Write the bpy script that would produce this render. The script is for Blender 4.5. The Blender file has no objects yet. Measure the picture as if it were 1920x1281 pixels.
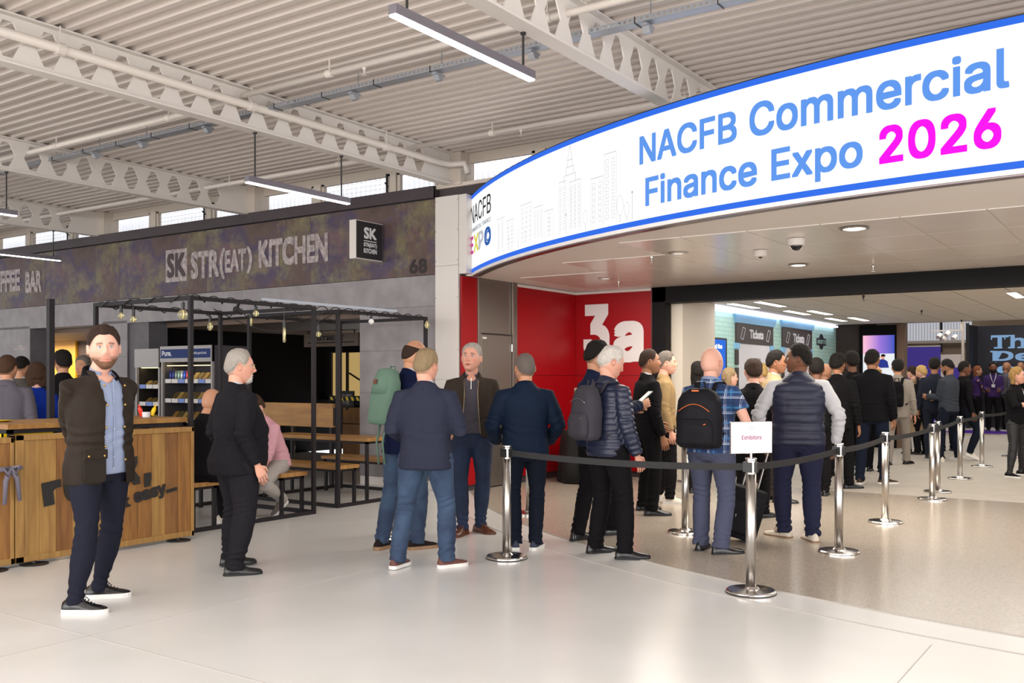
import bpy, bmesh, math, random
import numpy as np
from mathutils import Vector, Matrix
random.seed(7)
PI = math.pi
S = bpy.context.scene
COL = S.collection

# ------------------------------------------------------------------ camera, world, light, exposure
F, HY, CZ = 1792.0, 712.0, 1.5            # focal length in px of a 1920 px wide frame, horizon row, eye height
TH = math.atan2(1230, F)                  # the view axis, turned from the building's x axis
cs, sn = math.cos(TH), math.sin(TH)
cam_d = bpy.data.cameras.new('camera'); cam = bpy.data.objects.new('camera', cam_d); COL.objects.link(cam)
cam.location = (0, 0, CZ); cam.rotation_euler = (PI/2, 0, TH - PI/2)
cam_d.sensor_width = 36; cam_d.lens = F/1920*36; cam_d.shift_y = (HY-640.5)/1920; cam_d.clip_end = 200
S.camera = cam
S.view_settings.view_transform = 'Standard'; S.view_settings.look = 'None'
S.view_settings.gamma = 1; S.view_settings.use_curve_mapping = False
S.view_settings.exposure = 0.7
W = bpy.data.worlds.new('world'); S.world = W; W.use_nodes = True
W.node_tree.nodes['Background'].inputs[0].default_value = (0.93, 0.96, 1.0, 1)
W.node_tree.nodes['Background'].inputs[1].default_value = 1.5

def area(name, loc, rot, sx, sy, power, col=(1, 1, 1)):
    l = bpy.data.lights.new(name, 'AREA'); l.shape = 'RECTANGLE'; l.size = sx; l.size_y = sy; l.energy = power; l.color = col
    o = bpy.data.objects.new(name, l); COL.objects.link(o); o.location = loc; o.rotation_euler = rot
    return o
# daylight through the glazed front of the concourse, behind and to the left of the camera
area('daylight_glazing', (-9.5, 5, 2.6), (0, -PI/2, 0), 3.6, 22, 900, (1, .98, .95))
area('daylight_side', (0, -7, 2.4), (PI/2, 0, 0), 12, 3.4, 350, (1, .98, .95))
area('overhead_fill', (-1, 4, 4.05), (0, 0, 0), 9, 12, 340, (1, .98, .95))  # added broad fill under the deck, there only to brighten the floor
area('hall_light', (17.5, 2, 2.60), (0, 0, 0), 7, 6, 135, (1, .95, .87))
area('far_hall_light', (27, 3, 5.5), (0, 0, 0), 6, 8, 330, (1, .95, .9))
area('soffit_light', (10.7, 3.6, 2.80), (0, 0, 0), 3, 5, 190, (1, .93, .82))
area('coffee_light', (11.9, 21, 2.35), (0, 0, 0), 1.5, 5, 120, (1, .92, .8))
area('lounge_light', (12.2, 12, 2.5), (0, 0, 0), 2, 6, 14, (1, .8, .55))

# ------------------------------------------------------------------ where things stand
def XY(px, d): r = (px-960)/F*d; return d*cs + r*sn, d*sn - r*cs
def atZ(px, py, Z=0.0): return XY(px, F*(CZ-Z)/(py-HY))
def atX(px, X): q = (px-960)/F; return XY(px, X/(cs+q*sn))[1]          # y where the ray meets plane x = X
def atY(px, Y): q = (px-960)/F; return XY(px, Y/(sn-q*cs))[0]
def dep(X, Y): return X*cs + Y*sn
def zat(py, d): return CZ - (py-HY)*d/F

# ------------------------------------------------------------------ materials
MATS = {}
def mat(name, col, rough=.6, metal=0, bump=0, bscale=40, var=0, vscale=6, spec=.5, emit=0, coat=0, sheen=0, trans=0, stretch=None, col2=None, attr=False):
    if name in MATS: return MATS[name]
    m = bpy.data.materials.new(name); m.use_nodes = True; MATS[name] = m
    nt = m.node_tree; N = nt.nodes; L = nt.links; b = N['Principled BSDF']
    b.inputs['Base Color'].default_value = (*col, 1); b.inputs['Roughness'].default_value = rough
    b.inputs['Metallic'].default_value = metal; b.inputs['Specular IOR Level'].default_value = spec
    if coat: b.inputs['Coat Weight'].default_value = coat; b.inputs['Coat Roughness'].default_value = .08
    if sheen: b.inputs['Sheen Weight'].default_value = sheen
    if trans: b.inputs['Transmission Weight'].default_value = trans
    if emit:
        b.inputs['Specular IOR Level'].default_value = .1
        b.inputs['Base Color'].default_value = (*[c*.05 for c in col], 1)
        b.inputs['Emission Color'].default_value = (*col, 1); b.inputs['Emission Strength'].default_value = emit
    co = None
    if bump or var or col2:
        tc = N.new('ShaderNodeTexCoord'); mp = N.new('ShaderNodeMapping'); L.new(tc.outputs['Object'], mp.inputs[0])
        if stretch: mp.inputs['Scale'].default_value = stretch
        co = mp.outputs[0]
    if attr:
        a = N.new('ShaderNodeAttribute'); a.attribute_name = 'col'; L.new(a.outputs['Color'], b.inputs['Base Color'])
    if var or col2:
        n = N.new('ShaderNodeTexNoise'); n.inputs['Scale'].default_value = vscale; n.inputs['Detail'].default_value = 6
        L.new(co, n.inputs['Vector'])
        r = N.new('ShaderNodeValToRGB'); r.color_ramp.elements[0].position = .35; r.color_ramp.elements[1].position = .65
        c2 = col2 or tuple(min(1, c*(1+var)) for c in col); c1 = col if col2 else tuple(c*(1-var) for c in col)
        r.color_ramp.elements[0].color = (*c1, 1); r.color_ramp.elements[1].color = (*c2, 1)
        L.new(n.outputs['Fac'], r.inputs[0]); L.new(r.outputs[0], b.inputs['Base Color'])
    if bump:
        n2 = N.new('ShaderNodeTexNoise'); n2.inputs['Scale'].default_value = bscale; n2.inputs['Detail'].default_value = 4
        L.new(co, n2.inputs['Vector'])
        bp = N.new('ShaderNodeBump'); bp.inputs['Strength'].default_value = bump; bp.inputs['Distance'].default_value = .01
        L.new(n2.outputs['Fac'], bp.inputs['Height']); L.new(bp.outputs[0], b.inputs['Normal'])
    return m
def srgb(h):
    v = [int(h[i:i+2], 16)/255 for i in (0, 2, 4)]
    return tuple(c/12.92 if c <= .04045 else ((c+.055)/1.055)**2.4 for c in v)

# ------------------------------------------------------------------ mesh builder
class MB:
    def __init__(s): s.v = []; s.f = []; s.mi = []; s.m = 0
    def add(s, vs, fs):
        o = len(s.v); s.v += [tuple(v) for v in vs]; s.f += [tuple(i+o for i in f) for f in fs]; s.mi += [s.m]*len(fs); return s
    def box(s, x0, y0, z0, x1, y1, z1):
        x0, x1 = sorted((x0, x1)); y0, y1 = sorted((y0, y1)); z0, z1 = sorted((z0, z1))
        return s.add([(x0,y0,z0),(x1,y0,z0),(x1,y1,z0),(x0,y1,z0),(x0,y0,z1),(x1,y0,z1),(x1,y1,z1),(x0,y1,z1)],
              [(0,3,2,1),(4,5,6,7),(0,1,5,4),(1,2,6,5),(2,3,7,6),(3,0,4,7)])
    def bar(s, a, b, w, h=None, up=(0,0,1)):
        a, b = Vector(a), Vector(b); h = h or w; d = (b-a).normalized(); up = Vector(up)
        if abs(d.dot(up)) > .95: up = Vector((1,0,0))
        r = d.cross(up).normalized()*w/2; u = r.cross(d).normalized()*h/2
        vs = [p+q for p in (a, b) for q in (-r-u, r-u, r+u, -r+u)]
        return s.add(vs, [(0,3,2,1),(4,5,6,7),(0,1,5,4),(1,2,6,5),(2,3,7,6),(3,0,4,7)])
    def tube(s, pts, rad, n=10, cap=True, flat=None):
        pts = [Vector(p) for p in pts]; k = len(pts)
        rs = rad if isinstance(rad, (list, tuple)) else [rad]*k
        rings = []; ref = None
        for i, p in enumerate(pts):
            d = (pts[min(i+1, k-1)] - pts[max(i-1, 0)]).normalized()
            if ref is None: ref = Vector((0,0,1)) if abs(d.z) < .9 else Vector((1,0,0))
            r = (ref - d*ref.dot(d)).normalized(); ref = r; u = d.cross(r)
            ab = rs[i] if isinstance(rs[i], (list, tuple)) else (rs[i], rs[i])
            rings.append([p + r*ab[0]*math.cos(2*PI*j/n) + u*ab[1]*math.sin(2*PI*j/n) for j in range(n)])
        return s.rings(rings, cap)
    def rings(s, rings, cap=True):
        n = len(rings[0]); vs = [v for r in rings for v in r]; fs = []
        for i in range(len(rings)-1):
            for j in range(n):
                fs.append((i*n+j, i*n+(j+1) % n, (i+1)*n+(j+1) % n, (i+1)*n+j))
        if cap: fs.append(tuple(reversed(range(n)))); fs.append(tuple((len(rings)-1)*n+j for j in range(n)))
        return s.add(vs, fs)
    def lathe(s, prof, c=(0,0,0), n=24):
        return s.rings([[(c[0]+r*math.cos(2*PI*j/n), c[1]+r*math.sin(2*PI*j/n), c[2]+z) for j in range(n)] for r, z in prof])
    def prism(s, pts, d):      # pts: planar loop (3-D), d: thickness vector
        n = len(pts); d = Vector(d); a = [Vector(p) for p in pts]
        return s.add(a+[p+d for p in a], [tuple(reversed(range(n))), tuple(range(n, 2*n))]+[(i, (i+1) % n, n+(i+1) % n, n+i) for i in range(n)])
    def grid(s, rows):
        m = len(rows[0]); return s.add([p for r in rows for p in r], [(i*m+j, i*m+j+1, (i+1)*m+j+1, (i+1)*m+j) for i in range(len(rows)-1) for j in range(m-1)])
    def sphere(s, c, r, nu=14, nv=10):
        if not isinstance(r, (tuple, list)): r = (r, r, r)
        return s.rings([[(c[0]+r[0]*math.sin(PI*i/nv)*math.cos(2*PI*j/nu), c[1]+r[1]*math.sin(PI*i/nv)*math.sin(2*PI*j/nu), c[2]-r[2]*math.cos(PI*i/nv)) for j in range(nu)] for i in [.15]+list(range(1, nv))+[nv-.15]])
    def mesh(s, name='m', mats=None, smooth=False, fixn=True):
        me = bpy.data.meshes.new(name); me.from_pydata(s.v, [], s.f)
        if fixn:
            bm = bmesh.new(); bm.from_mesh(me); bmesh.ops.recalc_face_normals(bm, faces=bm.faces); bm.to_mesh(me); bm.free()
        for m in (mats or []): me.materials.append(m)
        if mats and len(mats) > 1: me.polygons.foreach_set('material_index', s.mi)
        if smooth: me.polygons.foreach_set('use_smooth', [True]*len(me.polygons))
        me.update(); return me
    def build(s, name, m, parent=None, smooth=False, bevel=0, **k):
        me = s.mesh(name, m if isinstance(m, list) else [m], smooth)
        o = link(name, me, parent)
        if bevel:
            b = o.modifiers.new('bevel', 'BEVEL'); b.width = bevel; b.segments = 2; b.limit_method = 'ANGLE'
        if smooth and smooth != 'all': me.set_sharp_from_angle(angle=math.radians(40))
        if k: tag(o, **k)
        return o
def link(name, data, parent=None):
    o = bpy.data.objects.new(name, data); COL.objects.link(o)
    if parent: o.parent = parent
    return o
def tag(o, label=None, cat=None, group=None, kind=None):
    for k, v in (('label', label), ('category', cat), ('group', group), ('kind', kind)):
        if v: o[k] = v
    return o
def empty(name, loc=(0,0,0), rz=0, **k):
    o = bpy.data.objects.new(name, None); COL.objects.link(o); o.location = loc; o.rotation_euler = (0,0,rz)
    o.empty_display_size = .1
    return tag(o, **k)
def struct(o): o['kind'] = 'structure'; return o
def copy_tree(o, parent=None):
    c = o.copy(); COL.objects.link(c); c.parent = parent
    for ch in list(o.children): copy_tree(ch, c)
    return c
FONT = None; PLAIN = ('STR', 'EAT', '(', ')', 'KITCHEN', 'SK', 'COFFEE', 'BAR', 'STR(EAT)', 'Tickets', 'x')
try: FONT = bpy.data.fonts.load(bpy.utils.system_resource("DATAFILES") + "/fonts/Inter.woff2")   # ships with Blender; its built-in face is used without it
except Exception: pass
def text_mesh(s, bold=0.0, ext=0.0, res=4, align='LEFT'):
    cu = bpy.data.curves.new('t', 'FONT'); cu.body = s; cu.extrude = ext; cu.offset = bold; cu.resolution_u = res
    if FONT and s not in PLAIN: cu.font = FONT
    o = bpy.data.objects.new('t', cu); COL.objects.link(o)
    dg = bpy.context.evaluated_depsgraph_get(); me = bpy.data.meshes.new_from_object(o.evaluated_get(dg))
    bpy.data.objects.remove(o); bpy.data.curves.remove(cu)
    return me
def fit_text(s, name, m, org, right, up, w, h, parent=None, bold=.01, ext=.01, res=4, fn=None, pre=None):
    """the words fitted to w x h metres with their lower left corner at org (or mapped by fn(u, v, t))"""
    me = text_mesh(s, 0 if bold > 0 else bold, 0.01, min(res, 3))
    if bold > 0:                       # heavier strokes: the same outlines laid over each other, slightly shifted
        bm = bmesh.new(); bm.from_mesh(me); bm.to_mesh(me); bm.free(); b0 = len(me.vertices); va = np.empty(b0*3); me.vertices.foreach_get('co', va); va = va.reshape(-1, 3)
        fs = [tuple(p.vertices) for p in me.polygons]; V = []; Fs = []
        for q in range(8):
            V += (va+np.array([bold*((1, 1, 0, -1, -1, -1, 0, 1)[q]), bold*((0, 1, 1, 1, 0, -1, -1, -1)[q]), -.0012*q])).tolist(); Fs += [tuple(i+q*b0 for i in f) for f in fs]
        me = bpy.data.meshes.new('t'); me.from_pydata(V, [], Fs)
    n = len(me.vertices); a = np.empty(n*3); me.vertices.foreach_get('co', a); a = a.reshape(-1, 3)
    lo, hi = a.min(0), a.max(0); a[:, 0] = (a[:, 0]-lo[0])/(hi[0]-lo[0])*w
    a[:, 1] = (a[:, 1]-lo[1])/(hi[1]-lo[1])*h; a[:, 2] = (a[:, 2]-lo[2])/(hi[2]-lo[2])*ext
    if pre is not None: a = pre(a)
    if fn: out = np.array([fn(*p) for p in a])
    else:
        R, U = Vector(right).normalized(), Vector(up).normalized(); Nn = R.cross(U)
        out = np.array(org)[None] + a[:, :1]*np.array(R)[None] + a[:, 1:2]*np.array(U)[None] + a[:, 2:]*np.array(Nn)[None]
    me.vertices.foreach_set('co', out.ravel()); me.materials.clear(); me.materials.append(m); me.update()
    return link(name, me, parent)
# ------------------------------------------------------------------ materials used by the building
M_white = mat('white_paint', srgb('d2cac3'), .55, bump=.03, bscale=8)
M_deck = mat('roof_deck_paint', srgb('cfc4bc'), .6)
M_steelp = mat('truss_paint', srgb('dad3cc'), .5)
M_pipe = mat('pipe_paint', srgb('d6cdc4'), .4)
M_terr = mat('white_terrazzo', srgb('d2d0ce'), .24, col2=srgb('cccac6'), vscale=1.2, spec=.55)
M_beige = mat('beige_terrazzo', srgb('b3a799'), .2, col2=srgb('978b7f'), vscale=90, spec=.55)
M_carpet = mat('grey_vinyl', srgb('a39a8e'), .55, var=.05, vscale=3)
M_joint = mat('floor_joint', srgb('a8a19a'), .5)
M_dark = mat('dark_bronze_panel', srgb('3b3033'), .5, var=.12, vscale=3)
M_grey = mat('grey_concrete_tile', srgb('837d7e'), .6, col2=srgb('928c8d'), vscale=4, bump=.05, bscale=30)
M_greyd = mat('dark_concrete_tile', srgb('555154'), .6, col2=srgb('605c60'), vscale=4)
M_red = mat('red_panel', srgb('92000a'), .4, spec=.3)
M_reddk = mat('dark_red_panel', srgb('5a1a1a'), .4)
M_steel = mat('brushed_steel', srgb('8d857e'), .38, metal=.85, bump=.05, bscale=30, stretch=(1, 1, .03))
M_chrome = mat('polished_steel', srgb('d8d4d0'), .16, metal=1)
M_brushed = mat('satin_steel', srgb('b9b4ae'), .28, metal=1)
M_black = mat('black_metal', srgb('1a1819'), .45)
M_frame = mat('pergola_steel', srgb('1f1a1d'), .5, spec=.25)
M_blk2 = mat('black_beam', srgb('110e11'), .6, spec=.15)
M_tile = mat('ceiling_tile', srgb('e4dcd5'), .22, var=.03, vscale=1.5, spec=.5)
M_tile2 = mat('mineral_tile', srgb('d6ccc0'), .6, var=.03, vscale=2)
M_soff = mat('white_plaster', srgb('e8e0da'), .5)
M_lamp = mat('lamp_glow', (1, .97, .92), emit=7)
M_lampw = mat('downlight_glow', (1, .93, .8), emit=6)
M_lampbody = mat('lamp_housing', srgb('77727a'), .4, metal=.3)
M_screenw = mat('led_white', (1, 1, 1), emit=.62)
M_cream = mat('cream_window_frame', srgb('c9bdb0'), .5)
M_wood = mat('oak_boards', srgb('93652f'), .5, col2=srgb('7a5024'), vscale=5, stretch=(6, 6, .6), bump=.08, bscale=12)
M_wood2 = mat('pale_oak_boards', srgb('a07a40'), .5, col2=srgb('8a6433'), vscale=5, stretch=(6, 6, .6), bump=.08, bscale=12)
M_wood3 = mat('brown_oak_boards', srgb('83582b'), .5, col2=srgb('6c4520'), vscale=5, stretch=(6, 6, .6), bump=.08, bscale=12)
M_slab = mat('table_slab_wood', srgb('a97c40'), .45, col2=srgb('8a6030'), vscale=2.5, stretch=(5, .6, 3), bump=.04, bscale=6)

def bmat_graffiti():
    m = bpy.data.materials.new('graffiti_print'); m.use_nodes = True; nt = m.node_tree; N = nt.nodes; L = nt.links
    b = N['Principled BSDF']; b.inputs['Roughness'].default_value = .6
    tc = N.new('ShaderNodeTexCoord')
    def noise(sc, st, det=6, off=(0,0,0), rough=.6):
        mp = N.new('ShaderNodeMapping'); mp.inputs['Scale'].default_value = st; mp.inputs['Location'].default_value = off
        L.new(tc.outputs['Object'], mp.inputs[0])
        n = N.new('ShaderNodeTexNoise'); n.inputs['Scale'].default_value = sc; n.inputs['Detail'].default_value = det; n.inputs['Roughness'].default_value = rough
        L.new(mp.outputs[0], n.inputs[0]); return n.outputs['Fac']
    def ramp(src, stops):
        r = N.new('ShaderNodeValToRGB'); e = r.color_ramp.elements
        while len(e) < len(stops): e.new(.5)
        for k, (p, c) in enumerate(stops): e[k].position = p; e[k].color = (*c, 1)
        L.new(src, r.inputs[0]); return r.outputs[0]
    def mix(f, a, c):
        x = N.new('ShaderNodeMix'); x.data_type = 'RGBA'; L.new(f, x.inputs[0]); L.new(a, x.inputs[6]); L.new(c, x.inputs[7]); return x.outputs[2]
    base = ramp(noise(.9, (1,.8,1.3)), [(.36, srgb('463630')), (.48, srgb('5a4640')), (.56, srgb('433850')), (.66, srgb('6b5b50'))])
    yel = ramp(noise(9, (1,1,1.2), 8, (3,1,2), .75), [(.3, srgb('5c5536')), (.7, srgb('918a60'))])
    pur = ramp(noise(7, (1,1,1), 8, (5,3,1)), [(.3, srgb('332a52')), (.7, srgb('4a3c66'))])
    pin = ramp(noise(6, (1,1,1), 8, (9,3,1)), [(.3, srgb('5a3a44')), (.7, srgb('7c5560'))])
    my = ramp(noise(1.5, (1,.9,.8), 9, (1.5,7,3), .72), [(.50, (0,0,0)), (.64, (.75,.75,.75))])
    mp_ = ramp(noise(1.3, (1,1,1.4), 9, (4,2,8), .7), [(.54, (0,0,0)), (.64, (.6,.6,.6))])
    mk = ramp(noise(1.8, (1,1,1), 9, (14,2,8), .7), [(.57, (0,0,0)), (.63, (.6,.6,.6))])
    L.new(mix(my, mix(mk, mix(mp_, base, pur), pin), yel), b.inputs['Base Color'])
    return m
M_graf = bmat_graffiti()

XF, YS, XB = 10.1, 7.74, 13.06           # kiosk facade, side wall of the entrance, wall with the 3a
ARC = (18.6, -0.55, 11.85)               # LED sign: circle centre and radius
def arc_fit():
    bot = [(875,510),(950,490),(1000,474),(1100,449),(1200,430),(1300,408),(1400,392),(1600,362),(1800,335),(1920,317)]
    top = [(875,368),(1000,291),(1100,247),(1200,209),(1300,176),(1400,146),(1600,96),(1800,50),(1920,22)]
    P = [atZ(*b, 2.92) for b in bot]+[atZ(*b, 3.95) for b in top]
    A = np.array([[2*x, 2*y, 1] for x, y in P]); B = np.array([x*x+y*y for x, y in P]); a = np.linalg.lstsq(A, B, rcond=None)[0]
    return a[0], a[1], math.sqrt(a[2]+a[0]**2+a[1]**2)
ARC = arc_fit()
def arc(u, z, t=0.0):                     # u: metres along the arc from its left end, t: metres proud of it
    a0 = PI - math.asin((7.68-ARC[1])/ARC[2]); a = a0 + u/ARC[2]
    return (ARC[0]+(ARC[2]+t)*math.cos(a), ARC[1]+(ARC[2]+t)*math.sin(a), z)
def arc_u(px):                            # arc length at which the sign is seen in column px
    lo, hi = 0, 10
    for _ in range(40):
        m = (lo+hi)/2; x, y, _z = arc(m, 0); X = 960+F*(x*sn-y*cs)/dep(x, y)
        if X < px: lo = m
        else: hi = m
    return lo

# ---- floors
f = MB().box(-16, -12, -.1, 14, 30, 0).build('floor', M_terr, kind='structure')
farc = lambda u, R=11.56: (17.69+R*math.cos(PI-math.asin((7.74+1.14)/R)+u/R), -1.14+R*math.sin(PI-math.asin((7.74+1.14)/R)+u/R))
pts = [farc(i*.35) for i in range(46)]
loop = [(x, y, .002) for x, y in pts]+[(13.1, pts[-1][1], .002), (13.1, 7.74, .002)]
MB().prism(loop, (0,0,.004)).build('floor', M_beige, kind='structure')
MB().box(13.1, -12, -.05, 45, 12, .006).build('floor', M_carpet, kind='structure')
mb = MB()
def strip_arc(R, a0, a1, w=.004, z=.0045, c=(17.69, -1.14)):
    k = 60
    for i in range(k):
        A, B = a0+(a1-a0)*i/k, a0+(a1-a0)*(i+1)/k
        P = [(c[0]+r*math.cos(a), c[1]+r*math.sin(a)) for r, a in ((R,A),(R+w,A),(R+w,B),(R,B))]
        mb.prism([(x,y,0) for x,y in P], (0,0,z))
strip_arc(11.56, PI*.72, PI*1.25, .006, .0065)
strip_arc(11.95, PI*.70, PI*1.25)
for x in (-6.2, -3.1, 0.2, 3.2): mb.box(x, -12, 0, x+.004, 30, .002)
for y in (-3.5, 1.1, 5.2, 9.3, 13.4): mb.box(-16, y, 0, 5.8, y+.004, .002)
mb.box(13.08, -12, .004, 13.11, 7, .009)
mb.build('floor_joint', M_joint, kind='structure')

# ---- roof deck: corrugated, ridges along y
ZD = 4.53
mb = MB(); p = .168; x = -12.0; prof = []
while x < XF+.5:
    prof += [(x, ZD), (x+.055, ZD), (x+.075, ZD+.038), (x+.145, ZD+.038)]; x += p
mb.grid([[(x, -10, z) for x, z in prof], [(x, 30, z) for x, z in prof]])
mb.box(-12, -10, ZD+.08, XF+.5, 30, ZD+.12)
mb.build('ceiling', M_deck, kind='structure')

# ---- castellated roof beams
def hexbeam(y):
    r = empty('roof_beam', (0, y, 0)); Z0, Z1 = 4.12, 4.53; n = int(21.3/.352)
    web = MB(); zc = (Z0+Z1)/2; T = .006
    for i in range(n):
        x0 = 9.62-.352*(i+1); x1 = x0+.352; xc = (x0+x1)/2
        H = [(xc-.120, zc), (xc-.042, zc+.150), (xc+.042, zc+.150), (xc+.120, zc), (xc+.042, zc-.150), (xc-.042, zc-.150)]
        O = [(x0, zc), (x0, Z1), (x1, Z1), (x1, zc), (x1, Z0), (x0, Z0)]
        vs = [(a, t, b) for t in (-T, T) for a, b in H+O]; fs = []
        for k in range(6):
            q = (k+1) % 6
            fs += [(k, q, 6+q, 6+k), (12+k, 18+k, 18+q, 12+q), (k, 12+k, 12+q, q)]
        web.add(vs, fs)
    web.box(9.62, -T, Z0, XF+.2, T, Z1); web.build('web', M_steelp, r)
    MB().box(-11.8, -.075, Z1-.014, XF+.2, .075, Z1).build('flange', M_steelp, r)
    MB().box(-11.8, -.075, Z0-.014, XF+.2, .075, Z0).build('flange', M_steelp, r)
    MB().box(XF-.03, -.19, 4.10, XF+.25, .19, Z1).build('bearing_plate', M_cream, r)
    return r
BY = [-.2, 3.93, 7.93, 12.0, 16.05, 20.1, 24.2]
BL = ['white castellated roof beam hidden mostly above the LED sign', 'white castellated roof beam running from top centre down behind the LED sign',
      'nearest white castellated roof beam with a round pipe along its web', 'second white castellated roof beam from the sign, above the kitchen fascia',
      'third white castellated roof beam, above the coffee bar fascia', 'fourth white castellated roof beam at the far left edge', 'farthest castellated roof beam']
for y, l in zip(BY, BL): tag(hexbeam(y), l, 'roof beam', 'castellated roof beams')

# ---- pipes, cable tray
def pipe_run(name, pts, r, label, cl=True, m=None):
    m = m or M_pipe; e = empty(name, pts[0]); o = Vector(pts[0])
    MB().tube([Vector(p)-o for p in pts], r, 12).build('pipe', m, e, smooth='all')
    if cl:
        for i in range(len(pts)-1):
            a, b = Vector(pts[i])-o, Vector(pts[i+1])-o; L = (b-a).length; d = (b-a)/L
            k = max(1, int(L/2.0)) if L > 1.2 else 0
            for j in range(k):
                c = a + d*(L*(j+.5)/k)
                MB().tube([c-d*.035, c+d*.035], r*1.28, 12).bar(c, c+Vector((0,0,ZD-(c.z+o.z))), .012).build('clamp', m, e)
    return tag(e, label, 'pipe')
pipe_run('sprinkler_main', [(-11, 7.83, 4.335), (9.75, 7.83, 4.335), (9.9, 7.8, 4.335), (9.98, 7.6, 4.335), (9.98, 7.55, 4.2)], .042, 'thick cream pipe running along the nearest roof beam')
xa, ya = 7.02, 7.83
def branch(px, py, y0, y1, lab, heads=()):
    X = XY(px, F*(4.40-CZ)/(HY-py))[0]
    e = pipe_run('sprinkler_branch', [(X, y0-.06, 4.40), (X, y1, 4.40)], .03, lab)
    return X, e
b1 = branch(432, 185, 7.83, -2, 'cream branch pipe from the nearest beam towards top centre')
b2 = branch(775, 276, 7.83, -2, 'cream branch pipe near the kitchen windows, running behind the LED sign')
b3 = branch(212, 247, 26, 8.0, 'thin cream pipe crossing below the deck between the first two beams')
b4 = branch(540, 325, 26, 8.1, 'thin cream pipe below the deck close to the window band')
def sprink(x, y, z, par, m=None):
    o = MB().lathe([(.004,0),(.008,.0),(.008,.03),(.018,.035),(.02,.05),(.012,.06),(.012,.08)], (x,y,z-.06), 10).lathe([(.022,-.004),(.022,0)], (x,y,z-.075), 10).build('sprinkler', m or M_pipe, par, True); o.matrix_parent_inverse = par.matrix_basis.inverted()
sprink(b1[0], atX(683, b1[0]), 4.38, b1[1]); sprink(b2[0], atX(977, b2[0]), 4.38, b2[1])
XT = atZ(850, 128, 4.34)[0]
e = empty('cable_tray', (XT, 0, 4.34), label='grey perforated cable tray with black cables crossing under the roof', cat='cable tray')
M_galv = mat('galvanised_steel', srgb('a7abb2'), .4, metal=.6); M_cab = mat('black_cable', srgb('1c1b1d'), .5)
mb = MB(); mb.box(-.055, -6, 0, .055, 28, .004)
for s in (-1, 1):
    mb.box(s*.055-.002, -6, 0, s*.055+.002, 28, .012).box(s*.055-.002, -6, .030, s*.055+.002, 28, .042)
    for i in range(680): mb.box(s*.055-.002, -6+i*.05, .012, s*.055+.002, -6+i*.05+.028, .030)
mb.build('tray', M_galv, e)
for k, (dx, dz) in enumerate(((-.03,.012),(-.01,.013),(.015,.012))): MB().tube([(dx, -6+i*1.7, dz+.004*math.sin(i*2+k)) for i in range(21)], .008, 6).build('cable', M_cab, e)
for i in range(48): MB().bar((-.06,-5.6+i*.7,-.004),(.06,-5.6+i*.7,-.004),.008,.004).bar((-.06,-5.6+i*.7,-.004),(-.06,-5.6+i*.7,.05),.006).build('cable_tie', M_cab, e)
for px in (1215, 1000, 822, 665, 390, 268, 180):
    y = atX(px, XT); MB().bar((-.07,y,-.03),(.07,y,-.03),.05,.02).bar((.05,y,-.03),(.05,y,.19),.008).prism([(-.05,y-.03,-.04),(.05,y-.03,-.04),(.02,y-.03,-.085),(-.02,y-.03,-.085)],(0,.06,0)).build('hanger', M_galv, e)

# ---- strip lamps hung from the beams
def strip_lamp(x0, x1, y, z, rods, lab, yt=None):
    e = empty('strip_lamp', ((x0+x1)/2, y, z), label=lab, cat='lamp', group='linear pendant lamps')
    h = (x1-x0)/2; MB().box(-h, -.032, .012, h, .032, .075).build('housing', M_lampbody, e, bevel=.003)
    MB().box(-h+.006, -.027, 0, h-.006, .027, .012).build('diffuser', M_lamp, e)
    for r in rods: MB().tube([(r-(x0+x1)/2, 0, .075), (r-(x0+x1)/2, 0, 4.105-z)], .009, 8).tube([(r-(x0+x1)/2, 0, 4.09-z), (r-(x0+x1)/2, 0, 4.106-z)], .022, 8).build('rod', M_black, e)
def lamp_at(px0, px1, y, z, rods, lab):
    strip_lamp(atY(px0, y), atY(px1, y), y, z, [atY(r, y) for r in rods], lab)
lamp_at(735, 998, 3.99, 3.77, (763, 981), 'nearest strip lamp, hanging at top centre')
lamp_at(462, 654, 7.93, 3.555, (478, 640), 'strip lamp hanging in front of the kitchen fascia')
lamp_at(-160, 31, 12.0, 3.56, (-140, 12), 'strip lamp cut by the left edge, below the second beam')
lamp_at(-60, 113, 16.05, 3.58, (-40, 100), 'strip lamp hanging before the coffee bar fascia')

# ---- facade of the kiosks
def graf_panel(y0, y1):
    o = MB().box(0, 0, 0, .05, y1-y0-.004, 1.02).build('fascia_panel', M_graf, fasc, bevel=.002); o.location = (0, y0, 0)
fasc = empty('kiosk_fascia', (XF, 0, 2.93), label='long dark paint-splashed fascia board over the kitchen and coffee bar', cat='fascia')
y = 8.18
while y < 24: graf_panel(y, min(y+2.42, 24.5)); y += 2.42
MB().box(-.05, 8.18, 1.03, .12, 25, 1.19).box(-.06, 8.18, 1.03, -.03, 25, 1.19).build('top_band', M_dark, fasc)
for y in (9.35, 11.8, 14.3, 16.8): MB().box(-.061, y, 1.03, -.0595, y+.004, 1.19).build('band_joint', M_black, fasc)
M_let = mat('worn_white_paint', srgb('b4a8a4'), .6, col2=srgb('85787a'), vscale=14)
struct(MB().box(XF+.06, 5.0, 3.97, XF+.2, 8.17, 4.12).build('trim_band', M_dark))
def ftxt(s, pxl, pxr, ptl, pbl, bold, par=fasc, name='lettering', m=M_let, x=XF-.004, ext=.004, pre=None, skew=0):
    yl, yr = atX(pxl, x), atX(pxr, x); dl = dep(x, yl); z0, z1 = zat(pbl, dl), zat(ptl, dl)
    o = fit_text(s, name, m, (x-par.location[0], yl-par.location[1], z0-par.location[2]), (0,-1,0), (0,0,1), yl-yr, z1-z0, par, bold, ext, pre=pre)
    return o
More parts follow.
